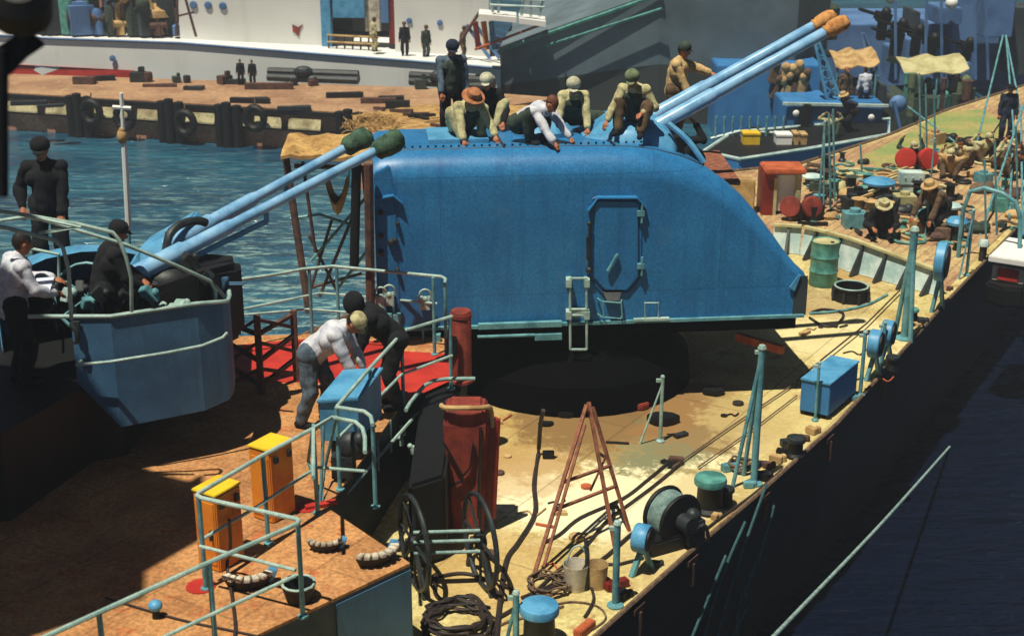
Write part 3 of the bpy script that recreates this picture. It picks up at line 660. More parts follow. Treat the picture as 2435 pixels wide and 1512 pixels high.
# mantlet hump
hc_ = T(4.35, 1.9, 4.33)
g = G(); pr = []
hump = [(3.55, 0), (3.75, .12), (4.05, .3), (4.4, .42), (4.75, .45), (4.95, .4), (5.05, .28), (5.0, .1)]
sec = G(); nn_ = 9; rings = []
for u, h in hump:
    for k in range(nn_+1):
        a = math.pi*k/nn_; v = 1.75-.95*math.cos(a)*(1-.25*(u < 3.9)); base = 4.3-(max(0, u-4.2)*.25)
        sec.v.append(T(u, v, base-.15+(h+.15)*math.sin(a)**.45))
for i in range(len(hump)-1):
    for k in range(nn_):
        sec.f.append((i*(nn_+1)+k, i*(nn_+1)+k+1, (i+1)*(nn_+1)+k+1, (i+1)*(nn_+1)+k))
sec.build('gun_hood', 'sky_paint', tur, smooth='all')
g = G(); g.box(T(5.05, 1.75, 4.0), (.4, 1.3, .6), (0, -.3, math.atan2(tu.y, tu.x))); g.build('embrasure', 'black', tur)
g = G(); g.tube([T(4.9, .95, 4.6), T(5.2, .75, 4.35), T(5.45, .6, 4.0)], .05, 8, 3); g.build('hood_frame', 'sky_paint', tur, smooth=True); g = G(); g.tube([T(4.9, 2.6, 4.5), T(5.2, 2.7, 4.3), T(5.45, 2.8, 3.95)], .05, 8, 3); g.build('hood_frame', 'sky_paint', tur, smooth=True)
g = G(); g.slab([T(TL+.002, .02, ZB-.0), T(TL+.002, 1.2, ZB-.0), T(TL+.002, 1.2, 2.05), T(TL+.002, .02, 2.1)], tu*.03); g.build('front_plate', 'darkgrey', tur)
g = G(); g.slab([T(TL-.21, -.004, ZB+.03), T(TL+.012, -.004, ZB+.03), T(TL+.012, -.004, 2.17), T(TL-.13, -.004, 2.17), T(TL-.21, -.004, 1.98)], tv*-.012); g.build('nose_shade', 'darkgrey', tur)  # dark grey plate stands in for the shaded corner of the nose
g = G(); g.slab([T(TL-.3, -.02, 1.99), T(TL-.21, -.02, 1.92), T(TL-.12, -.02, 2.2), T(TL-.16, -.02, 2.2)], tv*-.03); g.build('corner_lug', 'sky_paint', tur)
# ------------------------------------------------------------------ gun platform, left
def lineset(name, lines, m, parent, r=.022, sm=0):
    for ln in lines:
        g = G(); g.tube(ln, r, 8, sm); g.build(name, m, parent, smooth=True)
tub = thing('gun_platform', 'grey blue angular gun tub with a pale hand rail round its side, left', 'gun platform', (-5, 18, 1.3))
tp = [V((-9.2, 16.6)), WY(168, 761, 17.0), WY(262, 756, 17.0), WY(468, 722, 17.5), WY(530, 733, 17.75), WY(543, 738, 17.9), WY(549, 742, 18.2), WY(548, 740, 18.8), WY(520, 725, 19.4)]
zt = [3.5, 3.5, 3.5, 3.5, 3.44, 3.4, 3.36, 3.3, 3.3]; zb = [2.6, 2.6, 1.98, 2.0, 2.05, 2.1, 2.17, 2.2, 2.2]
g = G(); nw = len(tp); c0 = V((-5.0, 19.0))
tin = [V((p.x, p.y))+(c0-V((p.x, p.y))).normalized()*.05 for p in tp]
for i in range(1, nw):
    for lst, zz in ((tp, 0), (tin, 0)): g.v.append(V((lst[i].x, lst[i].y, zb[i]))); g.v.append(V((lst[i].x, lst[i].y, zt[i])))
for i in range(nw-2):
    a, b = i*4, i*4+4
    g.f += [(a, b, b+1, a+1), (a+2, a+3, b+3, b+2), (a+1, b+1, b+3, a+3), (a, a+2, b+2, b)]
e = (nw-2)*4; g.f += [(0, 1, 3, 2), (e, e+2, e+3, e+1)]
g.build('splinter_wall', 'tub_blue', tub)
g = G(); g.tube([V((WY(68, 760, 17.0).x, 17.0, 3.5))]+[V((tp[i].x, tp[i].y, zt[i])) for i in range(1, nw)], .028, 8); g.build('rim', 'pipe', tub, smooth=True)
g = G(); ctr = [WY(182, 868, 16.85), WY(262, 860, 16.82), WY(400, 838, 17.12), WY(480, 822, 17.33), WY(530, 802, 17.5)]
g.tube([ctr[0]+V((.02, .14, 0))]+ctr+[ctr[-1]+V((0.02, .16, 0))], .02, 8); g.build('hand_rail', 'pipe', tub, smooth=True)
g = G(); g.tube([WY(168, 768, 16.92), WY(182, 790, 16.9), WY(183, 812, 16.9), WY(176, 812, 16.9)], .03, 8, 3); g.box(WY(180, 775, 16.95), (.1, .06, .12)); g.build('hook', 'darkmetal', tub, smooth=True)
fl = [(-10, 15.4), (-6.1, 15.6), (tp[1].x+.02, 17.1), (tp[2].x, 17.1), (tp[3].x, 17.58), (tp[6].x-.05, 18.2), (tp[8].x, 19.6), (-4.5, 21.5), (-8.5, 21.8)]
G().prism(fl, 2.42, 2.5).build('platform_floor', 'black', tub)
g = G(); g.prism([(-10, 15.5), (-6.15, 15.7), (-5.6, 17.4), (-5.2, 17.6), (-5.0, 20.0), (-8.2, 20.6)], Z1+.004, 2.41); g.build('support_bulkhead', 'black', tub)
# gun on the platform
gun = thing('deck_gun', 'light blue twin barrelled gun with curved shield behind the grey tub', 'gun', (-5.3, 19, 2.5))
b0 = WY(318, 645, 18.6); tips = [WY(908, 352, 20.2), WY(835, 345, 21.0)]; roots2 = [WY(292, 668, 18.3), WY(370, 600, 19.1)]
for i in (0, 1):
    a, t = roots2[i], tips[i]; d = (t-a).normalized(); L = (t-a).length
    g = G(); g.lathe([(.13, 0), (.13, .9), (.1, .95), (.1, 1.6), (.075, 1.7), (.07, L), (.055, L+.02)], a, 18, axis=tuple(d)); bb = g.build('barrel', 'barrel_blue', gun, smooth=True)
    c = G(); c.lathe([(.09, -.12), (.13, -.06), (.165, .08), (.17, .2), (.13, .32), (.001, .36)], t, 12, axis=tuple(d))
    c.v = [v+V((random.uniform(-.03, .03), random.uniform(-.02, .02), random.uniform(-.035, .03))) for v in c.v]; c.build('muzzle_cover', 'tarp_green', bb, smooth='all')
    g = G(); k = a+d*2.2; g.box(k+V((0, 0, -.12)), (.06, .06, .2)); g.bar(a+d*.3+V((0, 0, -.15)), k+V((0, 0, -.2)), .06); g.build('recoil_strut', 'sky_paint', gun)
g = G()
prf = [(.001, 1.3), (.5, 1.27), (.9, 1.15), (1.15, .9), (1.25, .5), (1.25, 0)]
for i, (r, z) in enumerate(prf):
    for k in range(17):
        a = R(150)+R(190)*k/16; g.v.append(V((-5.95+r*math.cos(a)*.95, 18.9+r*math.sin(a)*.9*(-1), 2.5+z*.98)))
for i in range(len(prf)-1):
    for k in range(16): g.f.append((i*17+k, i*17+k+1, (i+1)*17+k+1, (i+1)*17+k))
g.build('curved_shield', 'sky_paint', gun, smooth='all')
g = G(); g.slab([WY(300, 640, 18.5), WY(330, 590, 18.9), WY(452, 520, 19.6), WY(470, 540, 19.6), WY(400, 600, 19.0), WY(330, 680, 18.5)], V((0, .5, 0))); g.build('cradle', 'sky_paint', gun, bevel=.03)
g = G(); g.tube([WY(395, 600, 18.7), WY(402, 560, 18.8), WY(430, 533, 19), WY(470, 525, 19.2), WY(490, 530, 19.3)], .06, 8, 3); g.build('guard_hoop', 'darkmetal', gun, smooth=True)
g = G(); g.tube([WY(395, 555, 19), WY(440, 535, 19.3), WY(480, 528, 19.5)], .035, 8, 3); g.build('hoop_pipe', 'pipe', gun, smooth=True)
g = G(); g.prism([(-5.3, 18.1), (-4.1, 18.2), (-3.75, 18.9), (-3.9, 19.6), (-4.6, 20.0), (-5.4, 19.7)], 2.505, [3.3, 3.75, 3.6, 3.5, 3.5, 3.2]); g.build('mounting', 'black', gun, bevel=.1)
for k in range(9):
    g = G(); p = V((random.uniform(-5.0, -3.9), random.uniform(18.2, 18.6), random.uniform(3.1, 3.75))); g.box(p, (random.uniform(.1, .3), .2, random.uniform(.08, .25)), (0, random.random(), 0)); g.tube([p, p+V((random.uniform(-.4, .4), -.1, random.uniform(-.4, .3)))], .03, 6); g.build('gun_fitting', ['darkmetal', 'pipe_teal', 'black', 'tub_blue'][k % 4], gun, bevel=.02)
g = G(); g.ball(WY(395, 650, 18.6)+V((0, 0, -.1)), .26, (1.3, 1, .8)); g.box(WY(440, 635, 18.7), (.3, .3, .25), (0, -.4, 0)); g.build('breech_gear', 'darkmetal', gun, smooth=True)
for k, (x, y) in enumerate(((210, 720), (238, 700), (262, 735), (300, 700), (330, 720), (395, 735), (430, 725), (355, 700), (130, 745), (160, 700), (115, 690), (450, 615), (190, 690))):
    g = G(); p = WY(x, y, 17.6+random.random()*.5); g.box(p, (.12+random.random()*.14, .1, .1+random.random()*.1), (random.random(), random.random(), random.random()*3)); g.ball(p+V((.08, 0, .03)), .06, n=8)
    g.tube([p, p+V((.05, .1, -.25)), p+V((.02, .1, -.6))], .02, 6); g.build('sight_fitting', random.choice(['pipe', 'pipe_teal', 'palewhite', 'darkmetal']), gun, bevel=.01, smooth=True)
g = G(); g.tube([V((-4.95, 18.2, 2.7))+V((math.cos(a)*.45, math.sin(a)*.1, math.sin(a)*.45+.55)) for a in [k*math.pi/10 for k in range(20)]], .025, 6, closed=True)
for k in range(5): a = k*math.pi*.4; g.tube([V((-4.95, 18.2, 3.25)), V((-4.95+math.cos(a)*.45, 18.2+math.sin(a)*.1, 3.25+math.sin(a)*.45))], .018, 6)
g.v = [v+V((-.75, .0, .1)) for v in g.v]; g.build('hand_wheel', 'pipe_teal', gun, smooth=True)
# rail hoops upper left
r = thing('guard_rail', 'pale bent pipe rails curving over the gun crew at the left edge', 'railing', (-6, 16.5, 2.5))
lineset('rail', [[WY(-60, 498, 16), WY(20, 505, 16), WY(180, 532, 16.1), WY(268, 553, 16.2), WY(284, 572, 16.2), WY(300, 612, 16.2), WY(312, 660, 16.2), WY(313, 740, 16.3)],
 [WY(-40, 532, 15.6), WY(20, 543, 15.6), WY(130, 571, 15.7), WY(150, 590, 15.7), WY(163, 640, 15.7), WY(170, 760, 15.7)],
 [WY(-20, 528, 17), WY(60, 516, 17), WY(100, 522, 17), WY(300, 582, 17), WY(420, 632, 17.4), WY(500, 668, 17.7), WY(513, 690, 17.8), WY(513, 735, 17.9)],
 [WY(92, 555, 16), WY(190, 540, 16), WY(60, 512, 16)], [WY(66, 590, 18.2), WY(140, 605, 18.2), WY(140, 660, 18.2)]], 'pipe', r, .024)
# white staff with cross arm
st = thing('jack_staff', 'thin white staff with cross arm and knot standing behind the left gun', 'staff', (-6, 22, 2.5))
g = G(); g.tube([WY(306, 545, 21), WY(300, 430, 21), WY(295, 340, 21)], .045, 8); g.tube([WY(295, 340, 21), WY(292, 295, 21), WY(288, 222, 21)], .028, 8); g.build('pole', 'white', st, smooth=True)
g = G(); g.tube([WY(268, 255, 21), WY(312, 258, 21)], .03, 8); g.build('cross_arm', 'white', st)
g = G(); g.ball(WY(290, 325, 21), .08, (1, 1, 1.5)); g.ball(WY(290, 310, 21), .05); g.build('knot', 'canvas', st, smooth=True)
g = G(); g.tube([WY(306, 545, 21), WY(308, 640, 21), WY(309, 740, 21)], .03); g.tube([WY(300, 600, 21), WY(290, 690, 21)], .02); g.build('stay', 'pipe_teal', st)
# red drum behind tub
rd = thing('red_post', 'short rusty red double post behind the tub rim, by the rail', 'post', (-4, 19, 1.3))
for k, x in enumerate((443, 462)):
    p = WY(x, 668+k*2, 18.9); g = G(); g.lathe([(.1, -1.2), (.1, -.03), (.085, 0), (.001, .01)], p, 14); g.build('post', 'redrust', rd, smooth=True)
# ------------------------------------------------------------------ rails
def rail(label, tops, posts, mids=(), zt=2.45, z0=Z1, r=.026, base=None, m='pipe', tilt=0):
    t = thing('guard_rail', label, 'railing', W(*posts[0][:2], z0) if posts else W(*tops[0][0], z0))
    for ln in tops: g = G(); g.tube([W(x, y, zt) for x, y in ln], r, 8); g.build('top_rail', m, t, smooth=True)
    for ln in mids: g = G(); g.tube([W(x, y, (zt+z0)/2+.02) for x, y in ln], r*.8, 8); g.build('mid_rail', m, t, smooth=True)
    for x, y in posts:
        p = W(x, y, zt); g = G(); g.tube([V((p.x, p.y, z0)), p], r*1.05, 8); g.lathe([(.06, 0), (.06, .02), (r, .03)], (p.x, p.y, z0+.003), 10); g.build('post', 'pipe_teal', t, smooth=True)
    return t
rail('pale grey rail crossing the lower left corner in front of the yellow boxes',
     [[(-200, 1640), (110, 1512), (500, 1335), (705, 1246), (711, 1238), (703, 1233), (480, 1184), (468, 1178), (473, 1172), (620, 1085), (742, 1020)]],
     [(708, 1240), (497, 1337), (235, 1455), (472, 1180), (625, 1083), (40, 1543)],
     [[(703, 1368), (500, 1462), (300, 1556)], [(475, 1298), (703, 1355)], [(475, 1285), (610, 1205), (742, 1118)]])
rail('curved end of pale rail in front of the blue desk',
     [[(745, 1135), (745, 1018), (790, 992), (845, 1003), (862, 1018), (868, 1040), (868, 1075)], [(800, 968), (866, 978), (882, 990), (886, 1010)], [(800, 968), (880, 875), (955, 793), (965, 785), (1075, 752)]],
     [(886, 1005), (800, 968), (955, 795), (880, 878), (745, 1018), (1070, 754)],
     [[(745, 1110), (868, 1120)], [(800, 1045), (955, 890), (1075, 845)]])
ps = W(768, 1040, 2.3); 
rs = thing('pipe_trestle', 'crossed teal pipe legs beside the blue desk', 'trestle', W(768, 1150, Z1))
lineset('leg', [[W(745, 1010, 2.4), W(733, 1095, Z1+.4), W(762, 1190, Z1)], [W(770, 1000, 2.4), W(762, 1200, Z1)], [W(800, 990, 2.4), W(775, 1100, Z1+.3), W(765, 1195, Z1)]], 'pipe_teal', rs, .022)
g = G(); g.bar(W(725, 1205, Z1+.03), W(800, 1192, Z1+.03), .1, .04); g.build('foot', 'red', rs)
t = rail('pale rail along the far edge of the raised deck beside the turret',
     [[(510, 672), (640, 655), (720, 640), (790, 633), (1050, 658), (1060, 664), (1056, 680)]], [(513, 674), (735, 638), (800, 634), (1058, 664), (1030, 660)],
     [[(540, 742), (640, 722), (760, 697), (830, 702), (1040, 722)]], zt=2.6)
g = G(); g.tube([W(540, 752, 1.9), W(730, 735, 1.9), W(900, 748, 1.9)], .02, 6); g.build('mid_rail', 'pipe', t)
# scissor lattice gate
lg = thing('lattice_gate', 'rusty folding lattice gate standing in front of the red deck', 'gate', W(625, 930, Z1))
X = lambda x, y, Y: WY(x, y, Y)
gx = [(553, 925, 760), (622, 935, 750), (706, 905, 738)]
gates = []
for i, (x, yb, yt_) in enumerate(gx):
    g = G(); p = W(x, yb, Z1); q = V((p.x, p.y, WY(x, yt_, p.y).z)); gates.append((p, q))
    g.bar(p, q, .09 if i else .05); g.build('upright', 'rustframe', lg)
for a, b in ((0, 1), (1, 2)):
    (p0, q0_), (p1, q1) = gates[a], gates[b]
    for s0, s1 in ((.1, .32), (.32, .1), (.42, .66), (.66, .42), (.76, .95), (.95, .76)):
        g = G(); g.bar(p0.lerp(q0_, s0), p1.lerp(q1, s1), .07, .05); g.build('lattice_bar', 'rustframe', lg)
# ------------------------------------------------------------------ desk, boxes, pillars
dk = thing('console_desk', 'light blue sloping topped desk that two men lean over', 'desk', W(820, 1130, Z1))
A = W(752, 1045, 1.75); B = W(860, 1045, 1.75)
dz = 2.25
c4 = [W(752, 952, dz), W(855, 945, dz), W(912, 872, dz+.12), W(815, 878, dz+.12)]
g = G(); g.slab([c4[0], c4[1], c4[2], c4[3]], V((0, 0, -.05))); g.build('desk_top', 'sky_paint', dk, bevel=.01)
g = G(); g.prism([(c4[0].x+.03, c4[0].y+.03), (c4[1].x-.03, c4[1].y+.03), (c4[2].x-.04, c4[2].y-.03), (c4[3].x+.04, c4[3].y-.03)], Z1+.35, [dz-.055, dz-.055, dz+.06, dz+.06]); g.build('cabinet', 'sky_paint', dk)
g = G(); g.prism([(c4[0].x+.15, c4[0].y+.12), (c4[1].x-.12, c4[1].y+.12), (c4[2].x-.15, c4[2].y-.1), (c4[3].x+.12, c4[3].y-.1)], Z1+.004, Z1+.345); g.build('plinth', 'black', dk)
g = G(); p = W(835, 1060, 1.75); g.ball(p, .2, (1, .8, 1)); g.ball(p+V((.12, -.05, .12)), .1); g.box(p+V((-.1, -.05, -.25)), (.3, .2, .3)); g.build('motor', 'darkmetal', dk, smooth=True)
def ybox(px, label, tilt=0):
    p = W(px[0], px[1], Z1)
    t = thing('ammunition_box', label, 'box', p, 'tall yellow and orange boxes by the rail')
    w, d, h = .34, .42, .95
    ang = math.atan2(S_DIR.y, S_DIR.x)
    g = G(); g.box(p+V((0, 0, h/2+.002)), (d, w, h), (0, 0, ang)); g.build('case', 'orange', t, bevel=.015)
    g = G(); g.box(p+V((0, 0, h+.02)), (d+.02, w+.02, .03), (0, 0, ang)); g.build('lid', 'yellow', t, bevel=.008)
    g = G(); q = p-S_DIR*(d/2+.004)+V((0, 0, h*.5)); g.box(q, (.012, w*.8, h*.82), (0, 0, ang)); dr = g.build('door', 'orange', t, bevel=.004)
    g = G(); g.box(q-S_DIR*.03+S_RT*.1, (.03, .03, .12), (0, 0, ang)); g.build('handle', 'darkmetal', dr)
    for s in (-.12, .12):
        g = G(); q = p+S_DIR*s+S_RT*(w/2+.02)+V((0, 0, h-.12)); g.box(q, (.06, .03, .08), (0, 0, ang)); g.build('latch', 'darkmetal', t)
ybox((528, 1335), 'yellow topped orange box at the corner of the rail, nearer of two'); ybox((653, 1222), 'yellow topped orange box further back beside the rail')
def pillar(px, py, z0, topy, r, label, m, extra=0):
    p = W(px, py, z0); zt = WY(px, topy, p.y).z
    t = thing('vent_pipe', label, 'pipe', p)
    g = G(); g.lathe([(r*1.25, 0), (r*1.25, .04), (r, .05), (r, zt-z0-.02), (r*.93, zt-z0), (.001, zt-z0)], p, 24); g.build('pipe_body', m, t, smooth=True)
    g = G(); g.lathe([(r+.012, zt-z0-.1), (r+.012, zt-z0-.05)], p, 24); g.build('collar', m, t, smooth=True); return t, p, zt
tk, p, zt_ = pillar(1098, 905, Z1, 738, .155, 'dark red upright vent pipe beside the turret on the raised deck', 'redrust')
g = G(); g.box(p+V((-.12, -.1, .62)), (.2, .14, .3)); g.build('clamp', 'black', tk, bevel=.03)
# red tapered locker
p = W(1112, 1255, 0)
tr = thing('red_locker', 'tall dusty red tapered ventilator trunk with black stripes between the wheels', 'ventilator', p)
g = G(); zt_ = WY(1112, 960, p.y).z
g.v = []; 
w0, w1 = .23, .31
for z, w, d in ((0, w0, .4), (zt_*.45, w0+.03, .45), (zt_*.88, w1, .5), (zt_-.03, w1*.93, .45), (zt_+.05, w1*.75, .36)):
    for a, b in ((-1, -1), (1, -1), (1, 1), (-1, 1)): g.v.append(p+V((a*w, b*d/2, z)))
for i in range(4):
    for k in range(4): g.f.append((i*4+k, i*4+(k+1) % 4, i*4+4+(k+1) % 4, i*4+4+k))
g.f += [(3, 2, 1, 0), (16, 17, 18, 19)]; g.build('trunk', 'redrust', tr, bevel=.04)
g = G(); g.tube([p+V((-.33, -.1, zt_+.02)), p+V((-.26, -.28, zt_+.06)), p+V((.2, -.28, zt_+.06)), p+V((.33, -.1, zt_-.02)), p+V((.35, -.1, zt_-.3))], .035, 8, 3); g.build('strap', 'canvas', tr, smooth=True)
for l in (((-.3, .95), (-.05, .62), (.05, .7), (.1, .95)), ((-.28, .5), (-.05, .58)), ((.16, .2), (.2, 1.1))):
    g = G(); q = [p+V((x, -.262-.02*z, zt_*z*.8)) for x, z in l]
    for i in range(len(q)-1): g.bar(q[i], q[i+1], .05, .02)
    g.build('strip', 'black', tr)
g = G(); g.bar(p+V((.25, -.05, .2)), p+V((.32, -.05, zt_-.2)), .08, .3); g.build('dark_side', 'darkred', tr)  # darker red panel along the trunk's right side
# black trunk
f_ = [W(975, 1360, 0), W(1062, 1330, 0), W(1085, 1160, 0), W(1100, 1085, 0), W(1010, 1090, 0)]
zt_ = 1.25
bt = thing('black_locker', 'matt black boxed locker against the raised deck, left of the red ventilator', 'locker', f_[0])
g = G(); g.prism([(q.x, q.y) for q in f_], .004, zt_); g.build('casing', 'black', bt, bevel=.05)
g = G(); g.tube([W(965, 975, 1.5), W(985, 945, 1.5), W(1030, 905, 1.5), W(1130, 900, 1.5)], .03, 8, 3); g.build('top_pipe', 'rope_pale', bt, smooth=True)
for x, y in ((1000, 1035), (950, 1040), (955, 1015), (905, 1040), (890, 1010), (975, 1060)):
    g = G(); q = W(x, y, 1.0); g.ball(q, .04); g.box(q+V((.03, 0, -.06)), (.06, .06, .12)); g.build('fitting', 'pipe', bt, smooth=True)
# ------------------------------------------------------------------ spoked reel
rl = thing('hose_reel', 'black spoked wheel reel joined by three pale bars at the lower middle', 'reel', W(1060, 1400, 0))
wc = [W(985, 1290, .62), W(1142, 1285, .62)]; ax = (wc[1]-wc[0]); ax.z = 0; ax.normalize()
wc[1] = wc[0]+ax*((wc[1]-wc[0]).length)
ax2 = (ax+V((0, .32, 0))).normalized()
for c in wc:
    b1 = V((-ax2.y, ax2.x, 0)); b2 = V((0, 0, 1)); rr = .62
    g = G(); g.tube([c+b1*math.cos(a)*rr+b2*math.sin(a)*rr for a in [k*math.pi/14 for k in range(28)]], .035, 8, closed=True)
    w_ = g.build('wheel', 'darkmetal', rl, smooth=True)
    for k in range(8):
        a = k*math.pi/4; g = G(); g.tube([c, c+b1*math.cos(a)*rr+b2*math.sin(a)*rr], .022, 6); g.build('spoke', 'darkmetal', w_)
    g = G(); g.lathe([(.1, -.06), (.12, 0), (.1, .06)], c, 14, axis=tuple(ax2)); g.build('hub', 'black', w_, smooth=True)
    g = G(); g.bar(c+b1*.3+V((0, 0, -.1)), V((c.x, c.y, 0))+b1*.5, .05); g.bar(c, V((c.x, c.y, 0))-b1*.4, .05); g.build('stand', 'darkmetal', rl)
for z in (.2, .06, -.1):
    g = G(); g.tube([wc[0]+V((0, -.1, z)), wc[1]+V((0, -.1, z))], .024, 8); g.build('cross_bar', 'rope_pale', rl)
# ------------------------------------------------------------------ step ladder
ld = thing('step_ladder', 'open wooden step ladder standing on the sunlit deck', 'ladder', W(1380, 1370, 0))
apx = WY(1395, 962, 18.1); apx2 = WY(1409, 968, 18.25)
ft = [W(1268, 1372, 0), W(1497, 1262, 0), W(1462, 1300, 0), W(1300, 1285, 0)]
for nme, a, b in (('leg', apx, ft[0]), ('leg', apx2, ft[1]), ('rear_leg', apx+V((.03, .1, 0)), ft[2])):
    g = G(); g.bar(a, b, .05, .035); g.build(nme, 'ladder', ld)
for f, nme in ((.46, 'rung'), (.62, 'rung')):
    g = G(); g.bar(apx.lerp(ft[0], f), apx2.lerp(ft[1], f*1.02), .05, .03); g.build(nme, 'ladder', ld)
g = G(); g.bar(apx2.lerp(ft[1], .38), apx2.lerp(ft[1], .62)+V((-.35, 0, -.1)), .025); g.build('brace', 'ladder', ld)
g = G(); g.bar(apx.lerp(ft[0], .12)+V((.06, .0, 0)), ft[0]+V((.14, .1, .1)), .04, .03); g.build('side_rail', 'ladder', ld)
# ------------------------------------------------------------------ stanchions
def stanchion(px, py, topy, label, r=.04, brace=None, m='pipe_teal', group=None, z0=0, cap=True):
    p = W(px, py, z0); zt = WY(px, topy, p.y).z
    t = thing('stanchion', label, 'stanchion', p, group)
    g = G(); g.tube([p, V((p.x, p.y, zt))], r, 10); g.build('post', m, t, smooth=True)
    g = G(); g.lathe([(r*2.4, 0), (r*2.4, .02), (r*1.2, .05)], p+V((0, 0, .003)), 12); g.build('base_plate', m, t, smooth=True)
    if cap: g = G(); g.ball(V((p.x, p.y, zt)), r*1.25, n=8); g.box(V((p.x-.04, p.y, zt-.06)), (.12, .05, .05)); g.build('cap', 'pipe', t, smooth=True)
    if brace:
        for bx, by in brace: g = G(); g.tube([V((p.x, p.y, zt-.12)), W(bx, by, z0)], r*.6, 8); g.build('brace', m, t, smooth=True)
    return t
stanchion(1792, 1150, 828, 'tall teal stanchion with a slanting brace right of the step ladder', .055, [(1742, 1158), (1768, 1130)])
stanchion(1570, 1050, 896, 'short pale stanchion with leaning brace on the deck below the turret', .03, [(1522, 1055)], 'pipe')
stanchion(1463, 1440, 1245, 'single teal stanchion at the deck edge left of the round headed fairlead', .045)
stanchion(1227, 1530, 1410, 'teal stanchion cut by the bottom edge of the picture', .04, [(1205, 1520)])
stanchion(2150, 805, 548, 'thickest tall teal stanchion near the round disc stand', .075, [(2128, 795), (2165, 815)])
stanchion(1938, 1000, 862, 'thin teal stanchion in front of the blue deck box', .025)
stanchion(2045, 940, 790, 'teal stanchion behind the blue deck box', .035)
stanchion(2298, 655, 500, 'teal stanchion near the starboard edge beyond the disc stand', .035, [(2280, 665)])
stanchion(2095, 880, 768, 'stanchion between the dark disc fairleads', .03)
stanchion(1945, 515, 290, 'tall thin teal stanchion beside the red framed hut', .03, [(1958, 520)])
stanchion(2200, 560, 330, 'slender teal pole beyond the red reels', .022)
# ------------------------------------------------------------------ disc headed fairleads
def disc_stand(px, py, topy, label, wpx=34, both=False):
    p = W(px, py, 0); zt = WY(px, topy, p.y).z; r = (zt*.28); zc = zt-r
    t = thing('disc_stand', label, 'fairlead', p, 'round headed stands along the deck edge')
    ax = (S_RT*.9+V((.25, 0, 0))).normalized()
    g = G(); g.lathe([(r*.93, -.11), (r, -.09), (r, .07), (r*.93, .09)], V((p.x, p.y, zc)), 24, axis=tuple(ax)); g.build('disc', 'sky_paint', t, smooth=True)
    g = G(); g.lathe([(r*.8, .091), (r*.8, .12), (.001, .13)], V((p.x, p.y, zc)), 24, axis=tuple(ax)); g.build('face_plate', 'black', t, smooth=True)
    for s in (-1, 1):
        g = G(); g.bar(V((p.x, p.y, zc-r*.7))+S_DIR*s*.02, p+S_DIR*s*.17+ax*s*.06, .075, .05); g.build('leg', 'pipe_teal', t)
    return t
disc_stand(2228, 738, 576, 'pale round disc on splayed legs at the deck edge, the farthest of the row')
disc_stand(2075, 900, 785, 'dark disc stand behind the blue box, nearer of the close pair')
disc_stand(2105, 868, 762, 'dark disc stand behind the blue box, farther of the close pair')
disc_stand(1526, 1360, 1248, 'blue rimmed disc stand beside the black winch, nearest the bottom')
# winch
wn_ = thing('rope_winch', 'black winch drum wound with pale turns on the deck edge', 'winch', W(1600, 1310, 0))
c = W(1598, 1225, .4); ax = (S_RT+V((-.1, -.5, 0))).normalized()
for s in (-.17, .17):
    g = G(); g.lathe([(.36, -.03), (.38, 0), (.36, .03)], c+ax*s, 28, axis=tuple(ax)); g.build('flange', 'black', wn_, smooth=True)
g = G()
for k in range(7): g.lathe([(.3, -.023), (.33, 0), (.3, .023)], c+ax*(-.14+k*.047), 28, axis=tuple(ax))
g.build('rope_turns', 'rope_pale', wn_, smooth=True)
g = G(); g.lathe([(.12, -.4), (.12, .4)], c, 14, axis=tuple(ax)); g.build('shaft', 'darkmetal', wn_, smooth=True)
g = G(); g.box(c+V((-.15, -.1, -.3)), (.7, .5, .22), (0, 0, .5)); g.build('bed', 'black', wn_, bevel=.03)
g = G(); g.box(c+V((.27, -.12, -.16)), (.26, .25, .36), (0, 0, .5)); g.ball(c+V((.27, -.12, .06)), .11); g.tube([c+V((.2, -.2, -.3)), c+V((.4, -.25, .0)), c+V((.5, -.2, -.3))], .03, 6, 4); g.build('motor', 'darkmetal', wn_, bevel=.04, smooth=True)
# bollards
def bollard(px, py, s, label, capm='teal', m='black', grp=None):
    p = W(px, py, 0); t = thing('bollard', label, 'bollard', p, grp)
    g = G(); g.lathe([(.26*s, 0), (.26*s, .04), (.2*s, .08), (.19*s, .4*s), (.23*s, .46*s)], p, 24); g.build('body', m, t, smooth=True)
    g = G(); g.lathe([(.245*s, .45*s), (.25*s, .5*s), (.235*s, .55*s), (.2*s, .565*s), (.001, .57*s)], p, 24); g.build('cap', capm, t, smooth=True); return t
bollard(1686, 1212, .95, 'squat black bollard with a dark green cap on the deck edge', 'teal')
bollard(1282, 1530, .98, 'bollard with a pale blue notched cap at the bottom edge', 'sky_paint')
bollard(2168, 765, .5, 'small black bollard behind the thick stanchion', 'teal')
bollard(1725, 1200, .5, 'small dark bollard tight against the green capped one', 'darkmetal')
bollard(2120, 880, .5, 'small bollard by the dark discs', 'darkmetal')
bollard(1890, 1085, .6, 'dark bollard at the deck edge below the blue box', 'darkmetal')
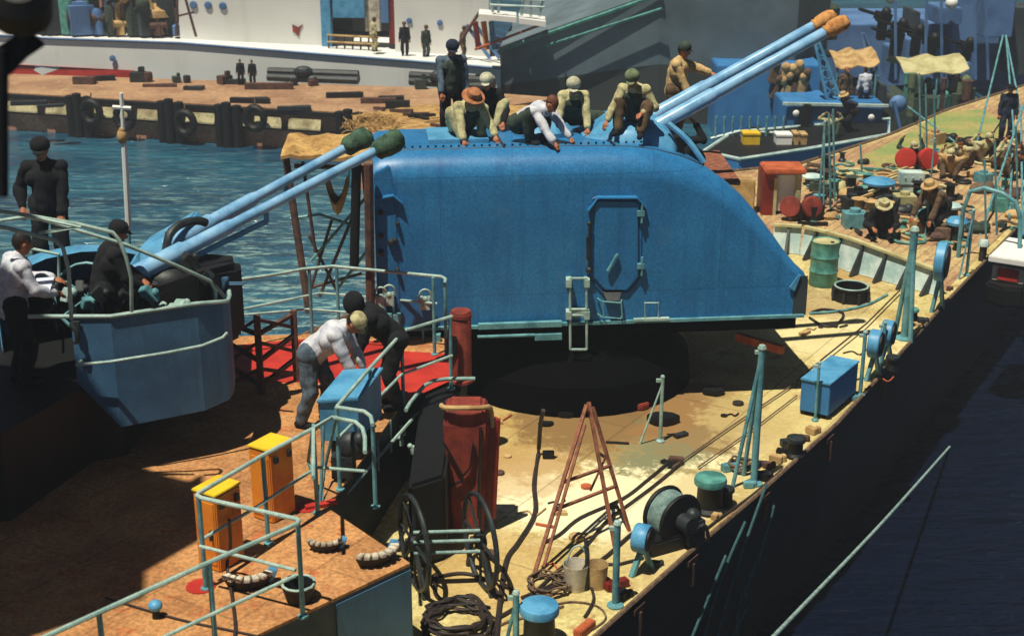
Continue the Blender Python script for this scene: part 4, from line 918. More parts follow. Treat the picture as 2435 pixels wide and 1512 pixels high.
# blue deck box
p = W(1968, 985, 0)
bx = thing('deck_box', 'bright blue rectangular deck locker near the starboard edge', 'locker', p)
q = [W(1900, 985, 0), W(1968, 1000, 0)]; sd = (q[1]-q[0]); sd.z = 0; sw = sd.length; sd.normalize(); ld_ = V((-sd.y, sd.x, 0)); ang = math.atan2(sd.y, sd.x)
Lb = 1.25; hb = .62; cc = q[0]+sd*sw/2+(ld_*.72+S_DIR*.5).normalized()*0
bd_ = V((.56, .83, 0)).normalized(); poly = [q[0], q[1], q[1]+bd_*Lb, q[0]+bd_*Lb]
g = G(); g.prism([(a.x, a.y) for a in poly], .08, hb); g.build('case', 'bluehull', bx, bevel=.01)
g = G(); cen = sum(poly, V((0, 0, 0)))/4; g.prism([(cen.x+(a.x-cen.x)*1.04, cen.y+(a.y-cen.y)*1.03) for a in poly], hb+.002, hb+.04); g.build('lid', 'sky_paint', bx, bevel=.008)
for a in poly: g = G(); b = a.lerp(cen, .15); g.box((b.x, b.y, .04), (.1, .1, .08)); g.build('foot', 'black', bx)
# oil drum
p = W(1956, 676, 0)
od = thing('oil_drum', 'green steel oil drum standing before the breakwater', 'drum', p)
H_ = WY(1956, 572, p.y).z; rr = .29
g = G(); pr = [(rr, 0), (rr+.012, .02)]
for z in (.33, .66): pr += [(rr, z*H_-.04), (rr+.018, z*H_), (rr, z*H_+.04)]
pr += [(rr, H_-.03), (rr+.012, H_), (rr-.01, H_), (rr-.02, H_-.02), (.001, H_-.02)]
g.lathe(pr, p, 28); g.build('barrel', 'teal', od, smooth=True)
g = G(); g.lathe([(.04, 0), (.04, .025), (.001, .03)], p+V((.12, -.1, H_-.02)), 10); g.build('bung', 'darkmetal', od)
g = G(); g.lathe([(rr-.022, H_-.018), (.001, H_-.016)], p, 28); g.build('lid', 'cream', od)
# ring coaming
p = W(2022, 712, 0)
rg = thing('hatch_ring', 'low open black ring coaming beside the green drum', 'hatch coaming', p)
g = G(); g.lathe([(.36, .002), (.36, .02), (.34, .24), (.37, .26), (.37, .29), (.3, .29), (.3, .05), (.001, .04)], p, 32); g.build('ring', 'black', rg, smooth=True)
g = G(); g.tube([p+V((math.cos(a)*.335, math.sin(a)*.335, .3)) for a in [k*math.pi/14 for k in range(28)]], .022, 6, closed=True); g.build('rim', 'pipe', rg, smooth=True)
for k in range(8): a = k*math.pi/4+.2; g = G(); g.box(p+V((math.cos(a)*.38, math.sin(a)*.38, .12)), (.06, .05, .22), (0, 0, a)); g.build('lug', 'darkmetal', rg)
# bucket
p = W(1382, 1398, 0)
bk = thing('paint_bucket', 'dented dusty bucket pair on the deck with a hose through the handle', 'bucket', p)
g = G(); g.lathe([(.13, 0), (.17, .36), (.165, .36), (.12, .02), (.001, .02)], p+V((-.07, 0, .003)), 20); g.build('pail', 'white_dirty', bk, smooth=True)
g = G(); g.lathe([(.13, 0), (.15, .32), (.145, .32), (.12, .02), (.001, .02)], p+V((.2, .06, .003)), 20); g.build('second_pail', 'canvas', bk, smooth=True)
g = G(); g.tube([p+V((-.2, 0, .36)), p+V((-.12, 0, .58)), p+V((.0, 0, .6)), p+V((.1, 0, .36))], .012, 6, 4); g.build('handle', 'pipe', bk)
g = G(); g.tube([p+V((.06, -.05, .02)), p+V((.07, -.05, .5)), p+V((.05, 0, .7))], .03, 8); g.build('brush_handle', 'darkmetal', bk)
# orange timber
tb = G(); tb.bar(W(1752, 800, .75)+V((0, 0, 0)), W(1862, 832, .75), .1, .14); tb.build('timber', 'orangewood', None, label='orange painted timber baulk under the turret front corner', cat='timber')
for k, (a, b, m_, lb) in enumerate((((1425, 1372), (1470, 1402), 'darkred', 'red steel wedge by the stanchion foot'), ((1440, 1395), (1492, 1380), 'darkred', 'second red wedge lying across the first'), ((1372, 1508), (1408, 1478), 'orangewood', 'rust orange offcut at the deck edge near the bottom'), ((1590, 1092), (1625, 1095), 'rustframe', 'square brown block on the pale deck patch'), ((1290, 1080), (1318, 1080), 'black', 'small black block left of the ladder'))):
    g = G(); g.bar(W(*a, .06), W(*b, .06), .12, .1); g.build('scrap_block', m_, None, bevel=.01, label=lb, cat='scrap')
for k, (x, y, w, h, lb) in enumerate(((1345, 985, .5, .1, 'flat dark oval plate near the turret shadow, left'), (1575, 1005, .6, .14, 'dark tray at the foot of the short stanchion'), (1695, 935, .5, .1, 'dark curved scrap near the shadow edge, right'), (1435, 945, .3, .25, 'dark lump just inside the turret shadow'), (1520, 970, .4, .12, 'brownish heap beside the shadow edge'), (1300, 1010, .3, .05, 'thin dark offcut left of the ladder top'))):
    g = G(); p = W(x, y, 0); n_ = 9; g.prism([(p.x+math.cos(a)*w/2*random.uniform(.7, 1.1), p.y+math.sin(a)*w*.35*random.uniform(.7, 1.1)) for a in [q*2*math.pi/n_ for q in range(n_)]], .004, h); g.build('debris', 'black' if k != 4 else 'redrust', None, bevel=.02, label=lb, cat='debris')
# ------------------------------------------------------------------ hoses and ropes on deck
def hose(pts, label, r=.022, m='hose', z=.03, sm=5, cat='hose', jig=0):
    g = G(); g.tube([W(p[0], p[1], (p[2] if len(p) > 2 else z)) for p in pts], r, 7, sm); g.build('hose' if cat == 'hose' else 'rope', m, None, smooth=True, label=label, cat=cat)
hose([(1292, 975, .9), (1285, 1010, .6), (1280, 1080), (1270, 1150), (1272, 1220), (1232, 1290), (1205, 1330), (1190, 1420), (1180, 1520)], 'long dark hose winding down the deck left of the ladder', .035)
hose([(1180, 1470), (1260, 1425), (1340, 1380), (1430, 1330), (1500, 1270), (1560, 1230)], 'hose running under the ladder to the black winch', .026)
hose([(1600, 1090), (1540, 1140), (1480, 1185), (1380, 1230), (1330, 1270), (1290, 1290)], 'hose from the brown block past the ladder feet')
hose([(1620, 1100), (1560, 1150), (1500, 1195), (1440, 1240), (1390, 1300), (1300, 1380), (1240, 1440)], 'second hose crossing behind the ladder to the lower left', .022)
hose([(1240, 1420), (1300, 1395), (1340, 1370), (1370, 1372)], 'short hose end by the bucket')
hose([(1440, 1340), (1470, 1340), (1500, 1333), (1530, 1325)], 'straight thin pipe behind the teal stanchion', .018)
hose([(1900, 905), (1780, 985), (1700, 1040), (1600, 1110)], 'thin line stretched along the deck edge to the blue box', .014, 'rope', .05, 0, 'rope')
hose([(1895, 940), (1790, 1020), (1660, 1110)], 'second thin line along the deck edge, lower', .012, 'rope', .05, 0, 'rope')
hose([(2140, 690), (2060, 770), (1960, 850), (1895, 905)], 'dark line from the thick stanchion down towards the box', .016, 'hose', .1, 0, 'rope')
hose([(1640, 1290), (1700, 1240), (1790, 1175), (1860, 1115)], 'line lying beside the starboard edge near the bollards', .018)
hose([(1925, 745), (1990, 740), (2060, 725), (2110, 700)], 'pale hose beside the black ring', .025, 'pipe_teal')
hose([(1925, 755), (1960, 775), (1990, 770), (2005, 745), (1960, 735), (1930, 742)], 'small dark coil of hose below the black ring', .025)
hose([(1020, 1375), (1090, 1362), (1140, 1370), (1170, 1390), (1195, 1430)], 'looped hose below the spoked reel')
hose([(1040, 1360), (1035, 1410), (1070, 1430), (1120, 1415), (1150, 1440), (1165, 1480)], 'hose loop lying left of the reel foot', .028)
hose([(1400, 1380), (1412, 1420), (1400, 1450), (1390, 1465)], 'hose tail curling below the bucket', .02)
hose([(1300, 1440), (1360, 1430), (1420, 1440), (1440, 1470), (1400, 1500)], 'thin rope wandering near the bottom of the deck', .013, 'rope', .02, 5, 'rope')
hose([(1150, 1512), (1200, 1480), (1280, 1460), (1340, 1440)], 'rope tail beside the coil at the bottom', .016, 'rope', .02, 5, 'rope')
def coil(px, py, r0, turns, label, r=.022, m='hose', sq=1):
    p = W(px, py, 0); g = G(); pts = []
    for k in range(int(turns*16)):
        a = k*math.pi/8; rr = r0*(.72+.28*random.random()); pts.append(p+V((math.cos(a)*rr, math.sin(a)*rr*sq, .03+.1*k/(turns*16)+random.uniform(0, .02))))
    g.tube(pts, r, 6, 2); g.build('rope_coil', m, None, smooth=True, label=label, cat='rope coil')
coil(1085, 1478, .42, 6, 'big dark coil of hose at the bottom edge of the deck', .022)
coil(1095, 1500, .5, 4, 'loose outer coil of hose around the big coil at the bottom', .018)
coil(1305, 1400, .3, 4, 'tangled brown rope coil left of the bucket', .014, 'rope')
coil(1345, 1388, .2, 3, 'small rope tangle touching the bucket', .012, 'rope')
coil(1760, 1115, .22, 3, 'tangle of cable at the foot of the tall teal stanchion', .02, 'rope')
# small clutter at gunwale
cl_ = []
def clutter(name, cat, pxs, zz, labels, grp, cols, sz):
    for i, (x, y) in enumerate(pxs):
        p = W(x, y, zz); g = G(); s = sz*random.uniform(.7, 1.2)
        g.box(p+V((0, 0, s*.3)), (s, s*.7, s*.6), (0, 0, random.random()*3)); g.lathe([(s*.28, 0), (s*.28, s*.5), (s*.12, s*.6), (.001, s*.6)], p+V((s*.6, s*.2, .0)), 10)
        g.build(name, cols[i % len(cols)], None, bevel=.01, smooth=True, label=labels[i % len(labels)], cat=cat, group=grp)
clutter('deck_fitting', 'fitting', [(1800, 1110), (1825, 1112), (1845, 1098), (1858, 1080), (1730, 1118), (1870, 1060), (1905, 1050), (1930, 1030), (1812, 1140), (1780, 1158), (1560, 1345), (1640, 1250), (1700, 1232), (2000, 960), (2030, 950), (2190, 770), (2255, 690), (1660, 1275), (1480, 1420)], .003,
        ['small rusty deck fitting among others along the starboard edge'], 'small fittings along the deck edge', ['darkmetal', 'rustframe', 'canvas', 'black', 'pipe_teal'], .17)
# deck stains and boards
def patch(pxs, m, z, label, name='paint_patch'):
    g = G(); g.prism([tuple(W(x, y, z)[:2]) for x, y in pxs], z, z+.003); g.build(name, m, ship)
dm('deck_pale', (236, 222, 172), (222, 204, 148), scale=2, rough=.9, grain=.15, gs=14, c3=(214, 184, 130))
dm('deck_stain', (120, 118, 84), (156, 122, 70), scale=3, rough=.9, grain=.35, gs=16, c3=(92, 66, 44))

# crescent fittings on the near platform
def crescent(px, py, s, yaw, label):
    p = W(px, py, Z1); t = thing('roller_chock', label, 'chock', p, 'crescent topped chocks on the near platform')
    g = G(); n_ = 12
    for k in range(n_+1):
        a = R(200)+R(140)*k/n_; ca, sa = math.cos(a), math.sin(a)
        for r_, z in ((.3, .005), (.38, .16), (.3, .2), (.16, .06)): g.v.append(V((ca*r_*s, sa*r_*s*.8, z*s+.003)))
    for k in range(n_):
        for q in range(4): g.f.append((k*4+q, k*4+(q+1) % 4, k*4+4+(q+1) % 4, k*4+4+q))
    g.f += [(0, 1, 2, 3), tuple(n_*4+q for q in (3, 2, 1, 0))]
    m = Matrix.Translation(p) @ Matrix.Rotation(R(yaw), 4, 'Z'); g.v = [m @ v for v in g.v]; g.build('bowl', 'black', t, smooth=True)
    g = G()
    for k in range(7):
        a = R(212)+R(116)*k/6; g.box((math.cos(a)*.34*s, math.sin(a)*.34*s*.8, .21*s), (.085*s, .13*s, .06*s), (0, 0, a+R(90)))
    g.v = [m @ v for v in g.v]; g.build('roller_row', 'white_dirty', t, bevel=.008)
    g = G(); g.box((.33*s, -.02, .12*s), (.12*s, .1, .22*s), (0, .4, 0)); g.v = [m @ v for v in g.v]; g.build('lug', 'sky_paint', t, bevel=.01)
crescent(590, 1385, .78, 10, 'crescent chock with pale rollers under the rail corner')
crescent(888, 1330, .78, 35, 'crescent chock with pale rollers near the platform corner')
crescent(775, 1300, .6, 0, 'smaller crescent chock with striped pale top beyond the corner one')
p = W(712, 1425, Z1); t = thing('vent_cup', 'black open topped cup by the front rail post', 'vent', p)
g = G(); g.lathe([(.14, .003), (.19, .2), (.17, .21), (.12, .05), (.001, .04)], p, 18); g.build('cup', 'black', t, smooth=True)
g = G(); g.tube([p+V((math.cos(a)*.18, math.sin(a)*.18, .21)) for a in [k*.5236 for k in range(12)]], .016, 6, closed=True); g.build('rim', 'pipe', t)
p = W(372, 1468, Z1); t = thing('mushroom_vent', 'small blue headed mushroom vent on the near platform behind the rail', 'ventilator', p)
g = G(); g.lathe([(.045, .003), (.04, .12)], p, 12); g.build('stem', 'black', t); g = G(); g.ball(p+V((0, 0, .15)), .08, (1, 1, .8)); g.build('head', 'sky_paint', t, smooth='all')
for k, (x, y) in enumerate(((478, 1394), (728, 1205))):
    p = W(x, y, Z1); g = G(); g.lathe([(.17, .003), (.17, .012), (.001, .013)], p, 16); g.build('red_spot', 'red', ship)
hose([(250, 1420, Z1+.02), (420, 1470, Z1+.02), (560, 1500, Z1+.02), (700, 1530, Z1+.02)], 'thin dark line lying across the near platform', .012, 'hose', Z1+.02, 4, 'rope')
hose([(545, 1235, Z1+.9), (548, 1300, Z1+.4), (540, 1345, Z1+.15), (552, 1420, Z1+.02), (560, 1500, Z1+.02), (545, 1560, Z1+.02)], 'dark hose hanging from the rail over the near platform', .02, 'hose', Z1+.02, 4)

rz = random.Random(21)
for i in range(46):
    x = rz.uniform(1150, 2250); y = 1512-(x-1150)*.0+0; 
    yb = {0: 0}
    lo_ = 960 if x < 1900 else 760; hi_ = 1470-(x-1180)*.86 if x < 1990 else 990-(x-1990)*.95
    if hi_ < lo_: continue
    y = rz.uniform(lo_, hi_); p = W(x, y, .004); s = rz.uniform(.04, .12); g = G(); k = i % 4
    if 1280 < x < 1520 and 1060 < y < 1260 and i % 3: continue
    if k == 0: g.box(p+V((0, 0, s*.25)), (s*2.2, s, s*.5), (0, 0, i))
    elif k == 1: g.tube([p+V((0, 0, .015)), p+V((s*2, s, .015)), p+V((s*3, -s, .02)), p+V((s*5, s*2, .015))], .012, 6, 4)
    elif k == 2: g.lathe([(s, .0), (s, s*.4), (s*.6, s*.5), (.001, s*.5)], p, 10)
    else: g.bar(p+V((0, 0, .02)), p+V((rz.uniform(-.4, .4), rz.uniform(-.3, .3), .02)), .03)
    g.build('offcut', rz.choice(['rustframe', 'black', 'darkmetal', 'canvas', 'orangewood', 'hose']), None, smooth=True, label='small offcut or scrap lying on the sunlit main deck', cat='scrap', group='scraps lying on the main deck')

for i, (x, y) in enumerate(((1560, 1440), (1700, 1330), (1875, 1180), (2030, 1040), (2160, 900))):
    p = min(stb, key=lambda q: 0); a_, b_ = None, None
    q = W(x, y, 0)
    k = min(range(len(stb)-1), key=lambda j: ((stb[j]+stb[j+1])/2-q).length); a_, b_ = stb[k], stb[k+1]; t_ = (b_-a_).normalized(); f_ = (q-a_).dot(t_); q = a_+t_*f_; n_ = V((t_.y, -t_.x, 0))
    g = G(); g.bar(q+n_*.03+V((0, 0, -.12))-t_*.14, q+n_*.03+V((0, 0, -.12))+t_*.14, .04, .08); g.tube([q+n_*.05+V((0, 0, -.16)), q+n_*.045+V((0, 0, -.5))], .03, 6); g.build('scupper', 'rustframe', ship)
# ------------------------------------------------------------------ quay
QZ = -1.5
qf = [W(-260, 206, QZ), W(13, 223, QZ), W(811, 270, QZ), W(1010, 284, QZ)]
qb = [W(1330, 236, QZ), W(1000, 211, QZ), W(10, 178, QZ), W(-260, 168, QZ)]
qy = thing('quay', 'long brown topped quay with fender beams across the water behind the left gun', 'quay', (-12, 60, -3))
G().prism([(p.x, p.y) for p in qf+qb], -3.5, QZ).build('wall', 'quaywall', qy)
G().prism([(p.x, p.y) for p in qf+qb], QZ+.004, QZ+.05).build('top', 'quay', qy)
for i in range(3):
    a, b = qf[i], qf[i+1]; t = (b-a).normalized(); nn = V((t.y, -t.x, 0)); L = (b-a).length
    g = G(); g.bar(a+nn*.14+V((0, 0, -.06)), b+nn*.14+V((0, 0, -.06)), .16, .15); g.build('beam', 'black', qy)
    g = G(); g.bar(a+nn*.12+V((0, 0, -.72)), b+nn*.12+V((0, 0, -.72)), .16, .1); g.build('beam', 'black', qy)
    s = .2
    while s < L-1.2:
        l = random.uniform(.9, 2.0); l = min(l, L-s-.1); g = G()
        g.slab([a+t*s+nn*.36+V((0, 0, -.6)), a+t*(s+l)+nn*.36+V((0, 0, -.6)), a+t*(s+l)+nn*.25+V((0, 0, -.25)), a+t*s+nn*.25+V((0, 0, -.25))], V((0, 0, -.06))); g.build('panel', 'panel_yellow', qy); s += l+random.uniform(.15, .5)
def on_front(px, z):     # point on quay front line
    a, b = qf[1], qf[2]; t = (b-a).normalized(); n = V((t.y, -t.x, 0)); p = WP(px, 300, a, n); return V((p.x, p.y, z))+n*.3, n, t
tyre = None
for i, (px, z, lb) in enumerate(((318, -2.05, 'tyre fender hanging on the quay just right of the white staff'), (460, -2.1, 'tyre fender left of the middle pile'), (625, -1.75, 'tyre fender high on the quay edge'), (242, -1.9, 'tyre fender hanging against the first pile'))):
    p, n_, t_ = on_front(px, z); p += n_*.35
    t = thing('tyre_fender', lb, 'fender', p, 'fenders hung on the quay wall')
    g = G(); g.tube([p+t_*math.cos(a)*.38+V((0, 0, math.sin(a)*.42)) for a in [k*math.pi/8 for k in range(16)]], .15, 8, closed=True); g.build('tyre', 'black', t, smooth=True)
    g = G(); g.tube([p+V((0, 0, .45)), p+V((0, 0, .75))-n_*.1], .03, 5); g.build('rope', 'rope', t)
for i, (px, lb) in enumerate(((205, 'dark pile cluster below the quay edge, leftmost'), (555, 'dark pile cluster in the middle of the quay wall'), (420, 'dark pile cluster between the two tyres'), (840, 'dark pile cluster next to the straw covered barge'))):
    p, n_, t_ = on_front(px, 0)
    t = thing('pile', lb, 'pile', V((p.x, p.y, -3.3)))
    for k in range(3):
        g = G(); q = p+t_*(k-1)*.38+n_*(.1+.1*(k == 1)); g.lathe([(.2, -3.4), (.19, -1.35+.12*(k == 1)), (.001, -1.3+.12*(k == 1))], (q.x, q.y, 0), 10); g.build('timber_pile', 'black', t, smooth=True)
# litter on the quay
lit = [(595, 245, 1.6, .2), (70, 250, 1.4, .16), (640, 212, 2.0, .25), (820, 232, 1.5, .2), (700, 262, 1.3, .15), (900, 272, 1.4, .2), (240, 192, 1.2, .2), (120, 255, 1.0, .1), (200, 200, .9, .3), (1010, 240, 1.0, .2), (460, 214, .8, .15), (380, 206, 1.4, .1), (945, 258, .9, .3), (560, 200, .7, .2)]
for i, (x, y, l, h) in enumerate(lit):
    p = W(x, y, QZ+.06); 
    if y > 262 or x > 980: p = W(min(x, 930), 250-i, QZ+.06)
    g = G(); g.box(p+V((0, 0, h/2)), (l, .25, h), (0, 0, random.uniform(-.2, .3))); g.box(p+V((.2, .2, h*.5)), (l*.6, .2, h*.8), (0, 0, .2))
    g.build('timber_baulk', ['black', 'darkmetal', 'rustframe'][i % 3], None, label='dark timber baulk lying loose on the brown quay', cat='timber', group='timbers strewn on the quay')
for i, (x0, x1, y) in enumerate(((635, 850, 178), (975, 1065, 190))):
    pass
for i, (x0, y0, x1, y1, lb) in enumerate(((637, 184, 852, 192, 'long dark pipe bundle at the back edge of the quay, left one'), (975, 194, 1150, 206, 'long dark pipe bundle at the back edge of the quay, right one'))):
    a = W(x0/1.0, y0+8, QZ+.1); b = W(x1, y1+8, QZ+.1)
    g = G()
    for k in range(3): g.tube([a+V((0, k*.2, .15+(k == 1)*.22)), b+V((0, k*.2, .15+(k == 1)*.22))], .17, 8)
    g.ball(a.lerp(b, .4)+V((0, 0, .45)), .3, (1.4, 1, .8)); g.build('pipe_bundle', 'darkmetal', None, label=lb, cat='pipes')
for i, x in enumerate((330, 352, 420, 445, 535, 1085, 1130, 1165, 1000, 700, 745)):
    p = W(x, 186+x*.024, QZ+.06); s = random.uniform(.25, .55)
    g = G()
    if i % 2: g.lathe([(s*.5, 0), (s*.55, s*.5), (s*.5, s), (.001, s)], p, 12)
    else: g.box(p+V((0, 0, s*.4)), (s*1.3, s, s*.8), (0, 0, i)); g.box(p+V((s*.3, 0, s)), (s*.5, s*.4, s*.5), (0, 0, i))
    g.build('quay_crate', ['darkmetal', 'rustframe', 'cloth_green'][i % 3], None, bevel=.02, label='dark crate or drum at the back edge of the quay', cat='crate', group='stores along the back of the quay')
# straw barge
sb = thing('straw_barge', 'ochre decked pontoon heaped with straw and timber behind the muzzles', 'pontoon', W(960, 320, -3))
sp_ = [W(838, 276, -1.4), W(850, 345, -1.4), W(1150, 352, -1.4), W(1290, 300, -1.4), W(1290, 252, -1.4), W(1000, 250, -1.4)]
G().prism([(p.x, p.y) for p in sp_], -3.3, -1.42).build('hull', 'quaywall', sb); G().prism([(p.x, p.y) for p in sp_], -1.418, -1.38).build('deck', 'straw', sb)
for i in range(26):
    x = random.uniform(850, 1280); y = random.uniform(262, 335); p = W(x, y, -1.38)
    g = G(); g.box(p+V((0, 0, .08)), (random.uniform(.4, 1.3), .12, .12), (0, random.uniform(-.1, .1), random.uniform(-1, 1))); g.build('strewn_board', ['straw', 'rustframe', 'black', 'canvas'][i % 4], sb)
hp = G(); c = W(885, 300, -1.38)
for k in range(260):
    a = random.random()*6.28; r_ = random.random()**.5*1.1; h = (1.1-r_)*.5*random.random()
    p = c+V((math.cos(a)*r_, math.sin(a)*r_, h)); d = V((random.uniform(-1, 1), random.uniform(-1, 1), random.uniform(-.3, .7)))*.35; hp.bar(p, p+d, .03, .015)
hp.build('straw_heap', 'straw', None, label='heap of loose yellow straw behind the green muzzle covers', cat='straw', kind='stuff')
# ------------------------------------------------------------------ white ship
ws = thing('white_ship', 'white cargo ship with portholes and open blue recess moored behind the quay', 'ship', (-12, 66, -3))
HL = [(-60, 78, 66.5), (90, 88, 65.6), (430, 100, 64.4), (770, 127, 63.2), (1030, 147, 62.4), (1190, 160, 62)]
top = [WY(*h) for h in HL]
g = G()
for i, p in enumerate(top): g.v += [V((p.x, p.y, -3.2)), p, V((p.x, p.y+9, p.z)), V((p.x, p.y+9, -3.2))]
for i in range(len(top)-1):
    for k in range(4): l = (k+1) % 4; g.f.append((i*4+k, i*4+4+k, i*4+4+l, i*4+l))
g.f += [(0, 1, 2, 3), tuple(len(top)*4-4+k for k in (3, 2, 1, 0))]; g.build('hull', 'white', ws)
g = G(); pp = [WY(-60, 148, 66.44), WY(10, 152, 66.0), WY(320, 168, 64.7), WY(330, 200, 64.66), WY(10, 210, 66.0), WY(-60, 210, 66.44)]; g.slab(pp, V((0, -.05, 0))); g.build('red_waterline', 'red', ws)
g = G(); g.tube([p+V((0, -.05, -.05)) for p in top], .06, 6); g.build('rubbing_strake', 'bluegrey', ws)
def house(x0, x1, yb, Y, dpt, ztop, m, name, par=ws):
    a = WY(x0, yb, Y); b = WY(x1, yb, Y); g = G(); g.prism([(a.x, Y), (b.x, Y), (b.x, Y+dpt), (a.x, Y+dpt)], min(a.z, b.z)-.3, ztop); return g.build(name, m, par, bevel=.03)
house(430, 768, 112, 65.2, 7, 4.5, 'white', 'deckhouse'); h2 = house(940, 1165, 130, 64.5, 7, 4.5, 'white', 'after_house')
house(768, 940, 60, 68.5, 3, 4.5, 'black', 'recess'); house(766, 790, 122, 65.0, .6, 4.5, 'sky_paint', 'side_pillar'); house(790, 868, 28, 65.1, .5, 4.5, 'sky_paint', 'lintel'); house(868, 905, 60, 65.3, .5, 4.5, 'white_dirty', 'pillar')
house(905, 925, 40, 65, .5, 4.5, 'bluegrey', 'post'); house(925, 942, 90, 65.1, .5, 1.5, 'darkred', 'red_post')
for x, y in ((460, 12), (495, 13), (530, 15)):
    g = G(); g.lathe([(.17, 0), (.17, .06), (.13, .08), (.001, .08)], WY(x, y, 65.2), 16, axis=(0, -1, 0)); g.build('porthole', 'bluegrey', ws)
for x, y in ((973, 50), (1046, 55)):
    g = G(); g.lathe([(.13, 0), (.13, .06), (.001, .08)], WY(x, y, 64.5), 16, axis=(0, -1, 0)); g.build('porthole', 'bluegrey', ws)
g = G(); g.lathe([(.14, 0), (.14, .06), (.001, .08)], WY(268, 139, 64.9), 14, axis=(0, -1, 0)); g.build('porthole', 'bluegrey', ws)
g = G(); q = WY(707, 72, 65.19)
g.slab([q+V((-.22, 0, .25)), q+V((.05, 0, .12)), q+V((.26, 0, .26)), q+V((.12, 0, 0)), q+V((.05, 0, -.3)), q+V((-.1, 0, -.12)), q+V((-.2, 0, -.1))], V((0, -.03, 0))); g.build('rust_mark', 'redrust', ws)
for y in (88, 104):
    g = G(); g.tube([WY(778, y-4, 64.6), WY(900, y+2, 64.4)], .05, 6); g.build('rail', 'canvas', ws)
for k in range(7):
    g = G(); x = 782+k*19; g.tube([WY(x, 82, 64.6), WY(x, 124, 64.6)], .045, 5); g.build('rail_post', 'rustframe', ws)
g = G()
for k in range(7):
    a = WY(1170-k*2, 18+k*16, 63.5); g.bar(a, a+V((.8, .1, -.2)), .1, .04)
g.bar(WY(1128, 55, 63.4), WY(1188, 140, 63.0), .12); g.bar(WY(1110, 60, 63.4), WY(1165, 140, 63.0), .12); g.build('stairway', 'bluegrey', ws)
g = G(); g.bar(WY(1078, 125, 63), WY(1140, 30, 63.4), .16, .1); g.build('gangplank', 'rustframe', ws)
gg = thing('gangway_platform', 'white gangway landing with thin rails at the top middle', 'gangway', WY(1215, 52, 62))
for (a, b) in (((1138, 34), (1228, 42)), ((1234, 44), (1298, 52))):
    g = G(); p, q = WY(*a, 60), WY(*b, 60); g.slab([p, q, q+V((0, 1.6, 0)), p+V((0, 1.6, 0))], V((0, 0, -.22))); g.build('landing', 'white', gg)
for x, y, x2 in ((1172, 30, 1160), (1185, 32, 1190), (1240, 38, 1250), (1283, 40, 1298), (1262, 40, 1262)):
    g = G(); g.tube([WY(x, y, 60.4), WY(x2, -40, 60.4)], .06, 6); g.build('rail_post', 'palewhite', gg)
for y in (-4, 12): g = G(); g.tube([WY(1165, y, 60.3), WY(1295, y+6, 60.3)], .05, 6); g.build('rail', 'palewhite', gg)
for x, m_ in ((1150, 'orange'), (1168, 'sky_paint'), (1130, 'darkred')): g = G(); g.tube([WY(x, 52, 61), WY(x+8, 118, 61)], .12, 6); g.build('support', m_, gg)
# stores on the white ship's foredeck and sheds on shore behind
sp2 = random.Random(4)
for i in range(110):
    x = sp2.uniform(60, 436); y = 20+72*sp2.random()**.6; p = W(x, y, -.1)
    p.y = max(p.y, 66.4-(x-90)*.0035); p.x = (x-1217.5)/F*(p.y*CP+9.6*SP); s = sp2.uniform(.35, .9); h = sp2.uniform(.4, 2.0)
    g = G(); k = i % 5
    if k == 0: g.box((p.x, p.y, -.1+h/2), (s*1.2, s, h), (0, 0, sp2.random())); g.box((p.x, p.y, h-.1), (s*.8, s*.6, .3), (0, 0, .2))
    elif k == 1: g.lathe([(s*.5, -.1), (s*.52, h*.8), (s*.3, h), (.001, h)], (p.x, p.y, 0), 14)
    elif k == 2: g.tube([(p.x, p.y, -.1), (p.x, p.y, h), (p.x+.4, p.y-.2, h+.3)], .12, 8); g.ball((p.x+.4, p.y-.2, h+.3), s*.35)
    elif k == 3: g.lathe([(s*.6, -.4), (s*.3, -.35), (s*.3, .35), (s*.6, .4)], (p.x, p.y, s*.6+.1), 14, axis=(1, .3, 0)); g.bar((p.x, p.y, -.1), (p.x, p.y, s), .25)
    else:
        g.bar((p.x, p.y, -.1), (p.x+.3, p.y, h+.8), .12); g.bar((p.x+.9, p.y, -.1), (p.x+.3, p.y, h+.8), .12); g.bar((p.x, p.y, h*.4), (p.x+.9, p.y, h*.5), .1)
    g.build('deck_machinery', sp2.choice(['rustframe', 'darkred', 'cloth_green', 'bluegrey', 'teal', 'rustframe', 'quaywall', 'black', 'black', 'canvas', 'darkmetal', 'darkgrey']), None, smooth=True, bevel=.01, label='machinery crowded on the foredeck of the white ship, upper left', cat='machinery', group='machinery on the white ship foredeck')
g = G(); g.box((-29, 81, 2), (34, 8, 10)); g.build('shed', 'quaywall', None, label='long brown shed on the far shore behind the white ship', cat='shed')
g = G(); p = WY(465, 28, 66.5); g.box(WY(492, 38, 65.4), (.01, .01, .01))
yc = G(); p = WY(487/1.0, 36, 66); 
hn = G(); c = WY(163*1.0+0, 34, 66)
g = G(); p = WY(368, 45, 66); 
p = WY(371, 35, 66.4); g = G(); g.lathe([(.95, -.05), (.9, .25), (.6, .42), (.001, .5)], p, 18); g.lathe([(.3, -1.6), (.3, 0)], p, 10); g.build('vent_cowl', 'canvas', None, smooth=True, label='pale yellow topped ventilator among the dark machinery', cat='ventilator')
